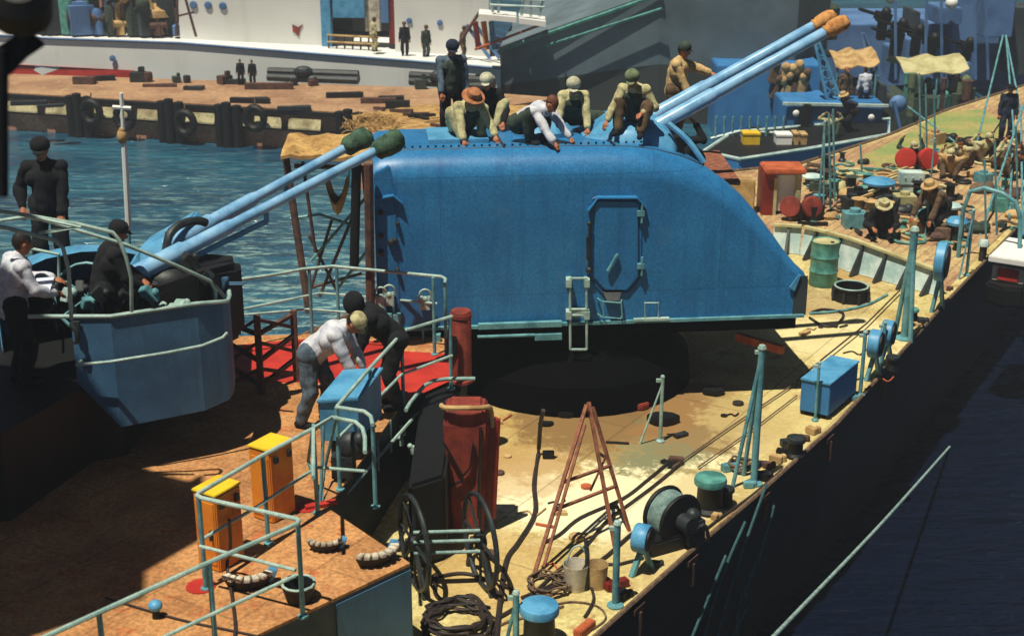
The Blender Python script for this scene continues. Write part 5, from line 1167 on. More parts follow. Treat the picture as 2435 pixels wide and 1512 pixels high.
# ------------------------------------------------------------------ dark grey ship
gs = thing('grey_ship', 'large dark grey ship hull sloping up behind the workers, upper middle', 'ship', (8, 62, -3))
lowp = [W(1192, 262, -3), W(1560, 292, -3), W(1950, 318, -3), W(2150, 260, -3)]
lowp[2] = V((11.6, 59.2, -3)); lowp[3] = V((13.4, 61.5, -3))
topz = [-.1, 2.6, 3.2, 3.4]; mids = []
g = G(); g2 = G()
bp = [(1195, 203), (1562, 153), (1950, 60), (2200, 20)]
for i, p in enumerate(lowp):
    mz = WY(bp[i][0], bp[i][1], p.y-.2).z if i < 2 else (-.6, .1)[i-2]
    if i == 0: t_ = WY(1188, 113, p.y-.8)
    else: t_ = V((p.x, p.y-.6, topz[i]))
    m_ = V((p.x, p.y-.25, mz)); mids.append((m_, t_))
    g.v += [p, m_]; g2.v += [m_, t_]
for i in range(3): g.f.append((i*2, i*2+2, i*2+3, i*2+1)); g2.f.append((i*2, i*2+2, i*2+3, i*2+1))
bk = [V((24, 76, -3)), V((2, 76, -3))]
g.v += [V((14, 78, -3)), V((14, 78, 1)), V((1, 78, -3)), V((1, 78, 0))]; g.f += [(6, 8, 9, 7), (8, 10, 11, 9), (10, 0, 1, 11)]; g.build('lower_hull', 'ship_lower', gs)
g2.v += [V((14, 78, 0)), V((14, 78, 3.4)), V((1, 78, -1)), V((1, 78, .5))]; g2.f += [(6, 8, 9, 7), (8, 10, 11, 9), (10, 0, 1, 11), (1, 3, 5, 7, 9, 11)]; g2.build('upper_hull', 'greyship', gs)
g = G(); g.tube([mids[0][1].lerp(mids[1][1], k/6)+V((0, -.12, -.12)) for k in range(7)], .09, 6); g.build('deck_edge', 'teal', gs)
g = G(); g.tube([mids[0][1].lerp(mids[1][1], .3)+V((0, -.2, -.6)), mids[1][1]+V((0, -.3, -.7))], .06, 6); g.build('rubbing_line', 'teal', gs)
g = G(); g.tube([WY(1130, 118, 60), WY(1285, 60, 61.5)], .06, 6); g.build('mooring_line', 'orangewood', gs)
for k in range(46):
    x = sp2.uniform(1560, 2000); y = sp2.uniform(-8, 60) if x < 1950 else sp2.uniform(-8, 60); Y = sp2.uniform(64, 74); p = WY(x, y, Y); s = sp2.uniform(.4, 1.1); g = G()
    if k % 3 == 0: g.box((p.x, p.y, p.z), (s*1.5, s, s), (0, 0, sp2.random())); g.box((p.x+s*.4, p.y, p.z+s*.6), (s*.5, s*.5, s*.5))
    elif k % 3 == 1: g.lathe([(s*.4, -s), (s*.45, s*.4), (s*.2, s*.6), (.001, s*.6)], p, 12)
    else: g.lathe([(s*.5, -.4), (s*.25, -.35), (s*.25, .35), (s*.5, .4)], p, 14, axis=(1, .5, 0)); g.bar((p.x, p.y, p.z-s), (p.x, p.y, p.z), .2)
    g.bar((p.x, p.y, min(p.z-.1, 2.6)), (p.x, p.y, p.z+.1), s*.7)
    g.build('deck_gear', sp2.choice(['rustframe', 'cloth_green', 'darkgrey', 'bluegrey', 'canvas', 'quaywall', 'black']), gs, bevel=.01, smooth=True)
# ------------------------------------------------------------------ blue vessels upper right
ba = thing('work_boat', 'low bright blue work boat with yellow and white boxes in its open well', 'boat', W(1800, 400, -3))
zt_ = -1.9
pl = [WY(1697, 353, 49.5), WY(1903, 347, 51.5), WY(2112, 332, 53.5)]
o = [V((pl[0].x-.3, 49.8)), V((W(1725, 402, -3).x, 48.6)), V((W(1903, 400, -3).x, 50.3)), V((WY(2112, 335, 52.6).x, 52.6)), V((WY(2112, 335, 55.5).x, 55.5)), V((pl[0].x+1.2, 53))]
G().prism(o, -3.3, zt_).build('hull', 'bluehull', ba, bevel=.05)
G().prism([(p.x*.98+.2, p.y*.99+.5) for p in o], zt_+.004, zt_+.02).build('deck', 'black', ba)
g = G(); g.tube([V((p.x, p.y, zt_+.03)) for p in o], .07, 6, closed=True); g.build('rubbing_strake', 'palewhite', ba)
for x0, x1, y0, y1, m_, lb in ((1767, 1808, 320, 351, 'yellow', 'box'), (1846, 1884, 323, 352, 'white', 'box'), (1888, 1900, 320, 347, 'canvas', 'box'), (1905, 1920, 322, 345, 'canvas', 'box')):
    a = WY(x0, y1, 50.9); b = WY(x1, y0, 50.9); g = G(); g.box(((a.x+b.x)/2, 51.2, (max(a.z, zt_)+b.z)/2), (b.x-a.x, .6, b.z-a.z)); g.box(((a.x+b.x)/2, 51.2, b.z), (b.x-a.x+.04, .64, .06)); g.build('stowage_box', m_, None, label={'yellow': 'yellow box stowed in the well of the blue work boat', 'white': 'white box stowed in the well of the blue work boat', 'canvas': 'small tan box beside the white one on the work boat'}[m_], cat='box', group=None if m_ != 'canvas' else 'small tan boxes on the work boat')
for k in range(9):
    x = 1700+k*20; a = WY(x, 348, 52.4); g = G(); g.tube([V((a.x, a.y, zt_)), V((a.x, a.y, zt_+.75))], .05, 6); g.build('stanchion', 'pipe_teal', ba)
g = G(); g.tube([WY(1690, 330, 52.4), WY(1760, 312, 52.4), WY(1870, 318, 52.6), WY(1905, 320, 52.6)], .06, 6); g.build('rail', 'palewhite', ba)
g = G(); a = WY(1797, 308, 54); g.box(a+V((0, 0, -.3)), (.6, .6, .7)); g.box(a+V((2.2, 0, -.1)), (1.3, .4, .25), (0, .2, 0)); g.build('engine_casing', 'black', ba, bevel=.03)
bb_ = thing('blue_hull_ship', 'bright blue walled vessel with two white lamps alongside the far bow', 'ship', W(1990, 345, -3))
def wallbox(x0, x1, y0, y1, Y, dp, m, name, par, zb=-3.1, sk=0):
    a = WY(x0, y1, Y); b = WY(x1, y0, Y); g = G(); g.prism([(a.x, Y), (b.x, Y+sk), (b.x, Y+dp+sk), (a.x, Y+dp)], min(a.z, zb) if zb is not None else a.z, b.z); return g.build(name, m, par, bevel=.04)
wallbox(1866, 2110, 252, 345, 54.2, 3, 'bluehull', 'hull', bb_, sk=.6)
g = G(); a = WY(1862, 247, 54.1); b = WY(2112, 252, 54.7); g.bar(a, b, .14, .1); g.build('cap_rail', 'palewhite', bb_)
for x, y in ((1893, 270), (2072, 280)): g = G(); g.ball(WY(x, y, 54.15), .13, (1, .5, 1)); g.build('lamp', 'white', bb_, smooth=True)
g = G(); g.box(WY(1913, 285, 54.1), (.35, .3, 1.2), (0, .15, 0)); g.build('fender', 'black', bb_, bevel=.05)
wallbox(1700, 1962, 158, 300, 57.5, 5, 'bluehull', 'stern_block', bb_)
for k in range(10):
    x = 1840+k*8; a = WY(x, 190+random.uniform(-15, 25), 57.2); g = G(); g.box(a, (.3, .4, random.uniform(.5, 1.1)), (0, random.random()*.4, 0)); g.ball(a+V((.05, -.1, .4)), .2); g.build('net_bundle', random.choice(['canvas', 'rustframe', 'cloth_brown', 'canvas']), bb_, bevel=.02, smooth=True)
wallbox(1962, 2110, 205, 250, 56.2, 2, 'darkgrey', 'cabin', bb_, zb=None)
def awning(x0, y0, x1, y1, Y, label, m, posts):
    t = thing('awning', label, 'awning', WY((x0+x1)/2, y1+70, Y)); g = G()
    a = WY(x0, y1, Y); b = WY(x1, y1-8, Y); L = b.x-a.x
    for i in range(9):
        for j in range(5):
            u, v = i/8, j/4; g.v.append(V((a.x+L*u, Y+3*v, a.z+(b.z-a.z)*u+-abs(math.sin(u*6.28))*.14+math.sin(v*3.14)*.42-.03*math.sin(u*17+v*5))))
    for i in range(8):
        for j in range(4): g.f.append((i*5+j, i*5+j+1, (i+1)*5+j+1, (i+1)*5+j))
    n0 = len(g.v); g.v += [v+V((0, 0, -.04)) for v in g.v[:n0]]; g.f += [tuple(n0+k for k in reversed(f)) for f in list(g.f)]
    for i in range(8): g.f.append((i*5, (i+1)*5, n0+(i+1)*5, n0+i*5))
    g.build('sheet', m, t, smooth=True)
    for x in posts: g = G(); q = WY(x, y1, Y+.1); g.tube([q, V((q.x, q.y, q.z-1.9))], .05, 6); g.build('post', 'pipe_teal', t)
awning(1988, 130, 2092, 158, 56, 'tan canvas awning over the deck of the blue vessel', 'canvas', (1992, 2085)); awning(2150, 142, 2305, 173, 57, 'pale yellow awning at the upper right, right of the tan one', 'cream', (2160, 2230, 2300))
def mast(x0, y0, x1, y1, Y, label, w=.5, m='sky_paint'):
    a = WY(x1, y1, Y); b = WY(x0, y0, Y); t = thing('lattice_mast', label, 'mast', a)
    for s in ((-1, -1), (1, -1), (0, 1)):
        g = G(); g.bar(a+V((s[0]*w/2, s[1]*w/2, 0)), b+V((s[0]*w*.12, s[1]*w*.12, 0)), .1); g.build('leg', m, t)
    for k in range(6):
        g = G(); f = k/6; c = a.lerp(b, f); c2 = a.lerp(b, f+.14); ww = w*(1-f*.8)
        g.bar(c+V((-ww/2, -ww/2, 0)), c2+V((ww/2, -ww/2, 0)), .06); g.bar(c+V((ww/2, -ww/2, 0)), c2+V((-ww/2, -ww/2, 0)), .06); g.build('brace', m, t)
    return t
mast(1940, 93, 1985, 250, 55.6, 'pale blue lattice mast leaning left in front of the awnings', .6); mast(2052, 80, 2095, 215, 58, 'pale blue lattice mast behind the tan awning', .5, 'bluegrey')
us = thing('superstructure_ship', 'hazy blue warship superstructure with dark guns at the top right corner', 'ship', WY(2330, 200, 64))
wallbox(1960, 2700, 60, 260, 68, 6, 'bluegrey', 'hull', us); 
for x0, x1, y0, y1, Y, m_ in ((2150, 2200, 95, 180, 64, 'bluegrey'), (2205, 2260, 60, 190, 65, 'bluegrey'), (2255, 2330, -30, 150, 64, 'bluegrey'), (2340, 2420, -30, 90, 65, 'bluegrey'), (2230, 2290, 20, 60, 63, 'bluegrey'), (2120, 2145, 120, 200, 63, 'bluegrey'), (2400, 2480, 20, 180, 66, 'darkgrey'), (2170, 2190, 30, 100, 66, 'darkgrey'), (2285, 2310, 150, 210, 62, 'bluegrey')):
    wallbox(x0, x1, y0, y1, Y, 2.2, m_, 'deckhouse', us, zb=None)
for x, y in ((2140, 65), (2180, 80), (2215, 100), (2300, 110), (2130, 85), (2100, 40)):
    g = G(); p = WY(x, y, 62.5); g.box(p, (.6, .5, .35), (.1, .2, .4)); g.tube([p, p+V((-1.1, -.4, .35))], .07, 6); g.tube([p+V((0, .25, 0)), p+V((-1.1, -.15, .35))], .07, 6); g.ball(p+V((.1, -.1, .2)), .22); g.bar(p+V((0, .1, -1)), p, .35); g.build('gun', 'black', us, smooth=True)
for x, y in ((2467/1.0, 5), (2263, 8), (2120, -5)):
    g = G(); g.ball(WY(x, y, 62.5), .28); g.build('dome', 'white', us, smooth=True)
for x in (2130, 2200, 2240, 2350, 2320):
    g = G(); g.tube([WY(x, 190, 62), WY(x+sp2.uniform(-8, 8), -20, 62)], .07, 6); g.build('pole', 'bluegrey', us)
g = G(); g.ball(WY(2135, 248, 54.3), .35, (1, .6, 1)); g.tube([WY(2125, 240, 54), WY(2145, 330, 54)], .08, 6); g.build('round_fender', 'bluegrey', bb_, smooth=True)
wallbox(2112, 2280, 235, 330, 56.4, 3, 'cloth_green', 'quarter_deck_side', bb_)
for k in range(24):
    x = sp2.uniform(2110, 2330); y = sp2.uniform(180, 262); p = WY(x, y, sp2.uniform(55.5, 59)); s = sp2.uniform(.25, .6); g = G()
    if k % 2: g.box(p, (s, s*.8, s*1.2), (0, 0, k)); g.ball(p+V((0, 0, s*.7)), s*.4)
    else: g.lathe([(s*.4, -s), (s*.42, s*.4), (.001, s*.5)], p, 10)
    g.bar(V((p.x, p.y, -1.8)), p, s*.5)
    g.build('deck_gear', sp2.choice(['black', 'cloth_green', 'bluegrey', 'teal', 'darkmetal', 'hat_green', 'rustframe']), bb_, smooth=True)
# ------------------------------------------------------------------ own bow gear
hut = thing('red_framed_hut', 'red framed hut with orange roof and pale door standing behind the breakwater', 'hut', W(1855, 520, 0))
a = W(1812, 512, 0); b = W(1905, 520, 0); zt_ = WY(1850, 412, a.y).z
g = G(); g.box(V((a.x+.12, a.y+.35, zt_/2)), (.3, .8, zt_)); g.build('side_post', 'darkred', hut, bevel=.02)
g = G(); g.box(V((b.x-.06, a.y+.35, zt_/2)), (.14, .8, zt_)); g.build('side_post', 'cream', hut, bevel=.02)
g = G(); g.box(V(((a.x+b.x)/2+.1, a.y+.1, zt_*.52)), (.62, .1, zt_*.86)); g.build('door', 'white', hut, bevel=.01)
g = G(); g.box(V(((a.x+b.x)/2-.18, a.y, zt_*.45)), (.1, .1, zt_*.9)); g.build('door_post', 'cream', hut)
g = G(); g.box(V(((a.x+b.x)/2+.05, a.y+.3, zt_+.06)), (b.x-a.x+.1, .95, .12)); g.build('roof', 'orangewood', hut, bevel=.03)
g = G(); g.box(V((a.x-.5, a.y+.3, .45)), (.6, .6, .9)); g.build('crate_wing', 'canvas', hut, bevel=.03)
def reelpair(px, py, s, m, label):
    p = W(px, py, 0); t = thing('cable_reel', label, 'reel', p)
    for k in (-1, 1): g = G(); c = p+V((k*s*.55, 0, s*.75)); g.lathe([(s*.5, -.12), (s*.55, 0), (s*.5, .12), (s*.3, .13), (.001, .13)], c, 18, axis=(k*.25, -1, .2)); g.build('disc', m, t, smooth=True)
    g = G(); g.lathe([(s*.18, -.3), (s*.18, .3)], p+V((0, 0, s*.75)), 10, axis=(1, 0, 0)); g.bar(p, p+V((0, 0, s*.7)), .12); g.build('frame', 'black', t); return t
reelpair(1902, 525, .48, 'redrust', 'dull red twin reel in front of the red framed hut')
reelpair(2177, 412, .55, 'red', 'bright red twin discs on the far foredeck')
def mushroom(px, py, r, h, label, m='sky_paint'):
    p = W(px, py, 0); t = thing('mushroom_vent', label, 'ventilator', p)
    g = G(); g.lathe([(r*.7, 0), (r*.65, h*.7)], p, 16); g.build('stem', 'darkmetal', t, smooth=True); g = G(); g.lathe([(r, h*.7), (r*1.02, h*.82), (r*.7, h*.97), (.001, h)], p, 20); g.build('cap', m, t, smooth=True)
mushroom(2088, 468, .42, .5, 'blue topped mushroom vent left of the white box on the foredeck'); mushroom(2272, 570, .26, .55, 'blue capped vent near the right edge, front one', 'sky_paint'); mushroom(2262, 520, .22, .4, 'pale capped vent just behind the front blue capped one', 'palewhite'); mushroom(1930, 440, .28, .3, 'pale blue vent cap right of the hut', 'palewhite'); mushroom(2200, 480, .25, .35, 'low teal vent between the two crouching men', 'teal'); mushroom(2335, 620, .12, .5, 'tiny pale topped bollard at the starboard edge', 'palewhite')
p = W(2163, 455, 0); g = G(); g.box(p+V((0, 0, .38)), (.62, .4, .32)); g.box(p+V((0, 0, .11)), (.5, .35, .2)); 
for k in range(3): g.lathe([(.03, 0), (.03, .03)], p+V((-.2+k*.2, -.2, .42)), 8, axis=(0, -1, 0))
g.build('junction_box', 'palewhite', None, bevel=.02, label='pale box with three dark studs below the red discs', cat='box')
rr_ = random.Random(11)
for i in range(185):
    x = rr_.uniform(1925, 2420); y = 418+(x-1925)*.12+rr_.uniform(-45, 125)
    if x > 2200: y = rr_.uniform(330, 600)
    if y > 700-(2435-x)*.55+ -20 and x < 2435 and y > 640: continue
    if x > 2300 and y > 560: continue
    ye = 400 if x < 1900 else (392-(x-1900)*.32 if x < 2040 else 347-(x-2040)*.35)
    if y < ye+22: y = ye+22+rr_.random()*60
    p = W(x, y, .014); s = rr_.uniform(.14, .46); g = G(); k = i % 6
    if k == 0: g.box(p+V((0, 0, s*.4)), (s*1.2, s, s*.8), (0, 0, i)); g.lathe([(s*.3, s*.8), (s*.3, s), (.001, s)], p, 10)
    elif k == 1: g.lathe([(s*.5, 0), (s*.5, .05), (s*.3, .1), (s*.3, s), (s*.5, s*1.1), (.001, s*1.15)], p, 12)
    elif k == 2: g.tube([p+V((0, 0, .03)), p+V((s, s, .03)), p+V((2*s, -s*.5, .04)), p+V((3*s, s, .03)), p+V((2*s, 2*s, .05))], .03, 6, 4)
    elif k == 3: g.bar(p+V((0, 0, .05)), p+V((rr_.uniform(-1, 1), rr_.uniform(-.5, .5), .08)), .08)
    elif k == 4: g.ball(p+V((0, 0, s*.25)), s*.6, (1.2, .9, .6)); g.ball(p+V((s*.4, 0, s*.3)), s*.4)
    else: g.tube([p+V((math.cos(a)*s, math.sin(a)*s, .04)) for a in [q*.785 for q in range(8)]], .045, 6, closed=True)
    g.build('deck_gear', rr_.choice(['black', 'rustframe', 'canvas', 'cloth_green', 'pipe_teal', 'darkmetal', 'rope', 'cream', 'teal', 'black']), None, smooth=True, bevel=.008 if k in (0, 3) else 0,
            label='small gear and offcuts littering the foredeck beyond the breakwater', cat='deck gear', group='litter of gear on the foredeck')
for i in range(7):
    x = 1990+i*26; p = W(x, 500-i*16, 0); g = G(); g.bar(p+V((0, 0, .1)), p+V((1.0, .5, .3)), .07, .07); g.build('timber', 'cream' if i % 2 else 'canvas', None, label='pale timber lying across the foredeck', cat='timber', group='pale timbers on the foredeck')
# bow staff A frame and stays
af = thing('bow_frame', 'tall pale wire stays rising in an A shape over the bow', 'frame', W(2390, 470, 0))
lineset('stay', [[WY(2385, 85, 46), W(2322, 345, .4)], [WY(2392, 85, 46), WY(2428, 270, 43), W(2432, 560, .1)], [WY(2392, 85, 46), WY(2410, 300, 42), W(2400, 520, .1)], [WY(2434, 250, 40), W(2330, 560, 0)], [WY(2160, 255, 46), WY(2280, 345, 42)]], 'pipe_teal', af, .03)
for (x, yb, yt, lb) in ((1985, 480, 260, 'pole'), (1975, 500, 270, 'pole'), (2190, 400, 175, 'pole'), (2205, 400, 200, 'pole'), (2225, 390, 215, 'pole'), (2050, 420, 345, 'pole'), (2370, 560, 340, 'pole'), (2345, 580, 380, 'pole'), (2420, 500, 300, 'pole')):
    p = W(x, yb, 0); g = G(); g.tube([p, WY(x-4, yt, p.y)], .028, 6); g.build('pole', 'pipe_teal', None, label='thin pale awning pole standing on the foredeck', cat='pole', group='thin poles on the foredeck')
# ------------------------------------------------------------------ staging behind turret
sg = thing('canvas_shelter', 'ochre canvas roof on rusty poles between the muzzle covers and the turret', 'shelter', (-3.2, 24.7, 0))
g = G(); a = WY(667, 372, 24.2); b = WY(905, 382, 24.2)
for i in range(11):
    for j in range(6):
        u, v = i/10, j/5; g.v.append(V((a.x+(b.x-a.x)*u, 24.2+1.1*v, a.z+.16*math.sin(min(v*1.2, 1)*1.57)+.03*math.sin(u*20)+.02*math.sin(v*9+u*7))))
for i in range(10):
    for j in range(5): g.f.append((i*6+j, i*6+j+1, (i+1)*6+j+1, (i+1)*6+j))
n0 = len(g.v); g.v += [v+V((0, 0, -.06)) for v in g.v[:n0]]; g.f += [tuple(n0+k for k in reversed(f)) for f in list(g.f)]
for i in range(10): g.f.append((i*6, (i+1)*6, n0+(i+1)*6, n0+i*6))
for j in range(5): g.f.append((j, j+1, n0+j+1, n0+j))
g.build('canvas_roof', 'straw', sg, smooth=True)
for p0, p1, r_, m_ in (((680, 378), (735, 745), .065, 'rustframe'), ((720, 385), (750, 600), .03, 'rustframe'), ((848, 392), (842, 640), .09, 'black'), ((862, 395), (885, 640), .03, 'rustframe'), ((700, 395), (900, 400), .04, 'rustframe')):
    g = G(); g.tube([WY(*p0, 24.4), WY(*p1, 24.4 if p1[1] < 700 else 24.0)], r_, 8); g.build('pole', m_, sg)
g = G(); g.tube([WY(876, 390, 21.9), WY(882, 770, 21.9)], .075, 8); g.build('front_pole', 'rustframe', sg)
for l in (((735, 700), (790, 520)), ((760, 705), (845, 500)), ((740, 620), (870, 470)), ((690, 520), (760, 510), (850, 540)), ((720, 690), (860, 650)), ((800, 690), (870, 600)), ((735, 560), (800, 690))):
    g = G(); g.tube([WY(x, y, 25.0) for x, y in l], .03, 6); g.build('brace', 'rustframe' if random.random() < .5 else 'pipe_teal', sg)
g = G()
for i in range(7):
    for j in range(3): u = i/6; q = WY(775+55*u, 440+90*math.sin(u*3.14)*.75, 24.9); g.v.append(q+V((0, (j-1)*.25, .25*abs(j-1))))
for i in range(6):
    for j in range(2): g.f.append((i*3+j, i*3+j+1, i*3+j+4, i*3+j+3))
n0 = len(g.v); g.v += [v+V((0, 0, -.04)) for v in g.v[:n0]]; g.f += [tuple(n0+k for k in reversed(f)) for f in list(g.f)]; g.build('slung_cloth', 'canvas', sg, smooth=True)
stg = thing('work_staging', 'plank staging hidden behind the turret roof carrying standing workers', 'staging', T(3, TWD+1, 0))
g = G(); g.prism([tuple(T(u, v, 0)[:2]) for u, v in ((.2, TWD+.12), (2.6, TWD+.12), (2.6, TWD+1.2), (.2, TWD+1.2))], 3.62, 3.7); g.build('plank_deck', 'ladder', stg)
g = G(); g.prism([tuple(T(u, v, 0)[:2]) for u, v in ((4.2, TWD-.6), (6.4, TWD-1.4), (6.6, TWD+1.0), (4.2, TWD+1.2))], 3.3, 3.38); g.build('plank_deck', 'ladder', stg)
for u, v in ((.3, TWD+1.1), (2.5, TWD+1.1), (4.3, TWD+1.1), (6.5, TWD+.9)):
    g = G(); q = T(u, v, 0); g.tube([q, V((q.x, q.y, 3.3))], .05, 8); g.build('pole', 'rustframe', stg)
# launch slung outboard, far right
p = WY(2418, 640, 30.2); lb_ = thing('launch', 'small white and red launch slung outboard at the right edge', 'boat', p)
ld2 = S_DIR
def lbx(name, u, v, w, du, dv, dw, m, bv=.02):
    g = G(); g.box(p+S_DIR*u+S_RT*v+V((0, 0, w)), (du, dv, dw), (0, 0, math.atan2(S_DIR.y, S_DIR.x))); g.build(name, m, lb_, bevel=bv)
g = G(); hs = [(-1.2, .0), (-1.0, .42), (.6, .45), (1.5, .0), (.6, -.45), (-1.0, -.42)]
g.prism([tuple((p+S_DIR*a+S_RT*b)[:2]) for a, b in hs], p.z-.55, p.z-.1); g.build('hull', 'black', lb_, bevel=.06)
lbx('cabin', -.1, 0, .08, 1.4, .7, .34, 'white_dirty'); lbx('canopy', -.1, 0, .42, 1.7, .85, .14, 'white'); lbx('red_panel', -.81, 0, .08, .03, .45, .28, 'red')
g = G(); g.tube([p+V((0, 0, .5)), p+V((0, 0, 1.5))-S_RT*.2, p+V((0, 0, 1.6))-S_RT*1.2, V((p.x-S_RT.x*1.3, p.y-S_RT.y*1.3, .0))], .05, 8, 3); g.build('davit', 'pipe_teal', lb_, smooth=True)
# mooring rope and tubes added as sky reflections on the water by the hull
g = G(); a = W(2258, 1062, -2.97); b = WY(1832, 1520, 13.5); g.tube([a, a.lerp(b, .3)+V((0, 0, -.04)), a.lerp(b, .6)+V((0, 0, -.06)), b, b+(b-a).normalized()*4], .024, 8, 3)
g.build('mooring_rope', 'rope_pale', None, smooth=True, label='taut pale mooring rope crossing the dark water at lower right', cat='rope')
def hullpt(x, y):
    a = stb[2]; return WP(x, y, a+S_RT*.0, V((.82, -.57, -.02)).normalized())
for i, l in enumerate((((1905, 1150), (1858, 1270), (1812, 1400), (1770, 1540)), ((1925, 1200), (1885, 1330), (1835, 1440), (1830, 1540)), ((1850, 1240), (1790, 1370), (1735, 1540)), ((1800, 1320), (1750, 1430), (1700, 1540)), ((1880, 1330), (1850, 1400), (1855, 1440), (1800, 1540)))):
    l = [(1623.3+(x-1623.3)*.92-60, y) for x, y in l]
    g = G(); hn = (stb[4]-stb[2]).normalized(); hn = V((hn.y, -hn.x, 0)); g.tube([WP(x, y, stb[2]+hn*.06, hn) for x, y in l], .022, 6, 5); g.build('reflection_streak', 'reflect_teal', None, smooth=True, label='slack pale line hanging down beside the black hull', cat='rope', group='slack lines hanging beside the hull')
# foreground post top left
fp = thing('signal_post', 'out of focus dark post and lamp at the top left edge', 'post', WY(-2, 470, 7))
g = G(); g.tube([WY(6, 120, 7), WY(7, 466, 7)], .028, 10); g.build('post', 'black', fp, smooth=True)
g = G(); g.lathe([(.1, -.1), (.15, -.05), (.155, .08), (.1, .14), (.001, .15)], WY(48, 16, 7), 18, axis=(.2, -.6, .7)); g.build('lamp_housing', 'black', fp, smooth=True)
g = G(); g.slab([WY(-20, 190, 7), WY(-20, 120, 7), WY(60, 70, 7), WY(105, 110, 7), WY(60, 140, 7), WY(20, 180, 7)], V((0, .05, 0))); g.build('bracket', 'black', fp, bevel=.01)
g = G(); g.bar(WY(50, 30, 7), WY(60, 110, 7), .04); g.bar(WY(85, 45, 7), WY(40, 130, 7), .03); g.build('arm', 'darkmetal', fp)
# ------------------------------------------------------------------ people
def feet(px, py, z): return W(px, py, z)
CR = dict(hip=(0, -.1, .2), LF=(-.16, .32, .09), RF=(.16, .32, .09))
grp_roof = 'men working on the turret roof'
person('man standing at the left of the turret roof in blue cap and grey jacket', V((WY(1072, 100, 26.6).x, 26.35, 3.7)), 195, lean=6, head=25, shirt='cloth_grey', pants='cloth_black', vest='cloth_green', hat='cap', hatm='cloth_navy', LH=(-.25, .12, .82), RH=(.22, .25, .85), group=grp_roof, scale=1.07)
person('crouching man in round tan brimmed hat and cream clothes on the turret roof', W(1102, 328, 4.33), 205, **CR, lean=45, head=35, shirt='cloth_cream', vest='cloth_green', hat='brim', hatm='hat_orange', LH=(-.3, .55, .12), RH=(.25, .6, .1), group=grp_roof, scale=1.07)
person('man in white cap half hidden behind the tan hatted man on the roof', W(1165, 306, 4.2), 170, **CR, lean=30, head=20, shirt='cloth_black', pants='cloth_cream', hat='cap', hatm='cap_pale', LH=(-.3, .4, .2), RH=(.3, .5, .2), group=grp_roof, scale=1.07)
person('bare headed man in white shirt and dark waistcoat bending low over the roof edge', W(1250, 338, 4.34), 232, hip=(0, -.1, .28), LF=(-.16, .25, .09), RF=(.16, .2, .09), lean=58, head=50, shirt='cloth_white', pants='cloth_green', vest='cloth_black', hair='hair_brown', LH=(-.25, .7, .08), RH=(.2, .75, .06), group=grp_roof, scale=1.07)
person('man in white cap leaning on both straight arms at the middle of the roof', W(1362, 312, 4.3), 178, hip=(0, -.25, .2), LF=(-.2, -.55, .09), RF=(.2, -.55, .09), lean=38, head=30, shirt='cloth_cream', pants='cloth_green', vest='cloth_green', hat='cap', hatm='cap_pale', LH=(-.24, .4, .08), RH=(.26, .4, .08), group=grp_roof, scale=1.07)
person('man in green cap sitting beside the gun hood and reaching down', W(1512, 316, 4.42), 160, hip=(0, -.1, .3), LF=(-.18, .4, .1), RF=(.2, .3, .1), lean=32, head=30, shirt='cloth_cream', pants='cloth_brown', vest='cloth_green', hat='cap', hatm='hat_green', LH=(-.2, .35, .4), RH=(.45, .55, .0), group=grp_roof, scale=1.07)
person('standing man in tan shirt resting one hand on the raised barrel', V((WY(1603, 200, 26.4).x, 26.3, 3.4+.25)), 250, lean=8, head=15, shirt='cloth_tan', pants='cloth_brown', hat='cap', hatm='cloth_green', LH=(-.1, .75, 1.2), RH=(.2, .3, .9), group=grp_roof, scale=1.07)
person('dark clothed man crouching in the shade below the raised barrels', V((WY(1640, 370, 25.0).x, 25.1, 3.4)), 120, **CR, lean=40, head=30, shirt='cloth_black', pants='cloth_black', hat='cap', hatm='cloth_black', group=grp_roof, scale=1.07)
# left gun crew
g = G(); pz = WY(128, 600, 19.9); g.box(V((pz.x, 19.95, 2.78)), (1.0, 1.0, .54)); g.build('step_block', 'black', None, bevel=.03, label='dark block under the feet of the man in black by the gun', cat='block')
person('man in black jacket and cap standing above the left gun, hands before him', V((pz.x, 19.9, 3.05)), 185, lean=2, head=15, shirt='cloth_black', pants='cloth_black', vest='cloth_black', hat='cap', hatm='cloth_black', LH=(-.2, .22, .9), RH=(.28, .1, .95), scale=1.2)
pa = person('man in white shirt seen from behind at the left edge, holding papers', V((WY(32, 700, 17.3).x, 17.2, 2.5)), 305, lean=12, head=20, shirt='cloth_white', pants='cloth_black', LH=(-.1, .5, 1.12), RH=(.18, .42, 1.05), scale=1.16)
g = G(); q = WY(90, 690, 17.1); g.slab([q+V((-.15, 0, -.1)), q+V((.12, .05, -.06)), q+V((.16, .2, .1)), q+V((-.1, .2, .08))], V((0, 0, .012))); g.build('paper_sheet', 'paper', None, label='sheet of paper held by the man in the white shirt', cat='paper')
person('man in black cap and jacket with his back turned inside the grey tub', V((WY(245, 700, 17.9).x, 17.95, 2.5)), 292, lean=16, head=18, shirt='cloth_black', pants='cloth_black', hat='cap', hatm='cloth_black', LH=(.0, .45, 1.0), RH=(.18, .42, .95), scale=1.12)
# welders at desk
person('man in white shirt and pale cap bending over the blue desk', W(748, 1008, Z1), 258, lean=50, head=55, shirt='cloth_white', pants='cloth_grey', hat='cap', hatm='cloth_cream', LH=(-.12, .62, .72), RH=(.14, .6, .7), LF=(-.13, .1, .09), RF=(.14, -.12, .09), scale=1.16)
person('man in black with dark helmet bending over the blue desk from the right', W(945, 968, Z1), 100, lean=42, head=45, shirt='cloth_black', pants='cloth_black', hat='hood', hatm='cloth_black', LH=(-.15, .55, .7), RH=(.14, .6, .72), scale=1.14)
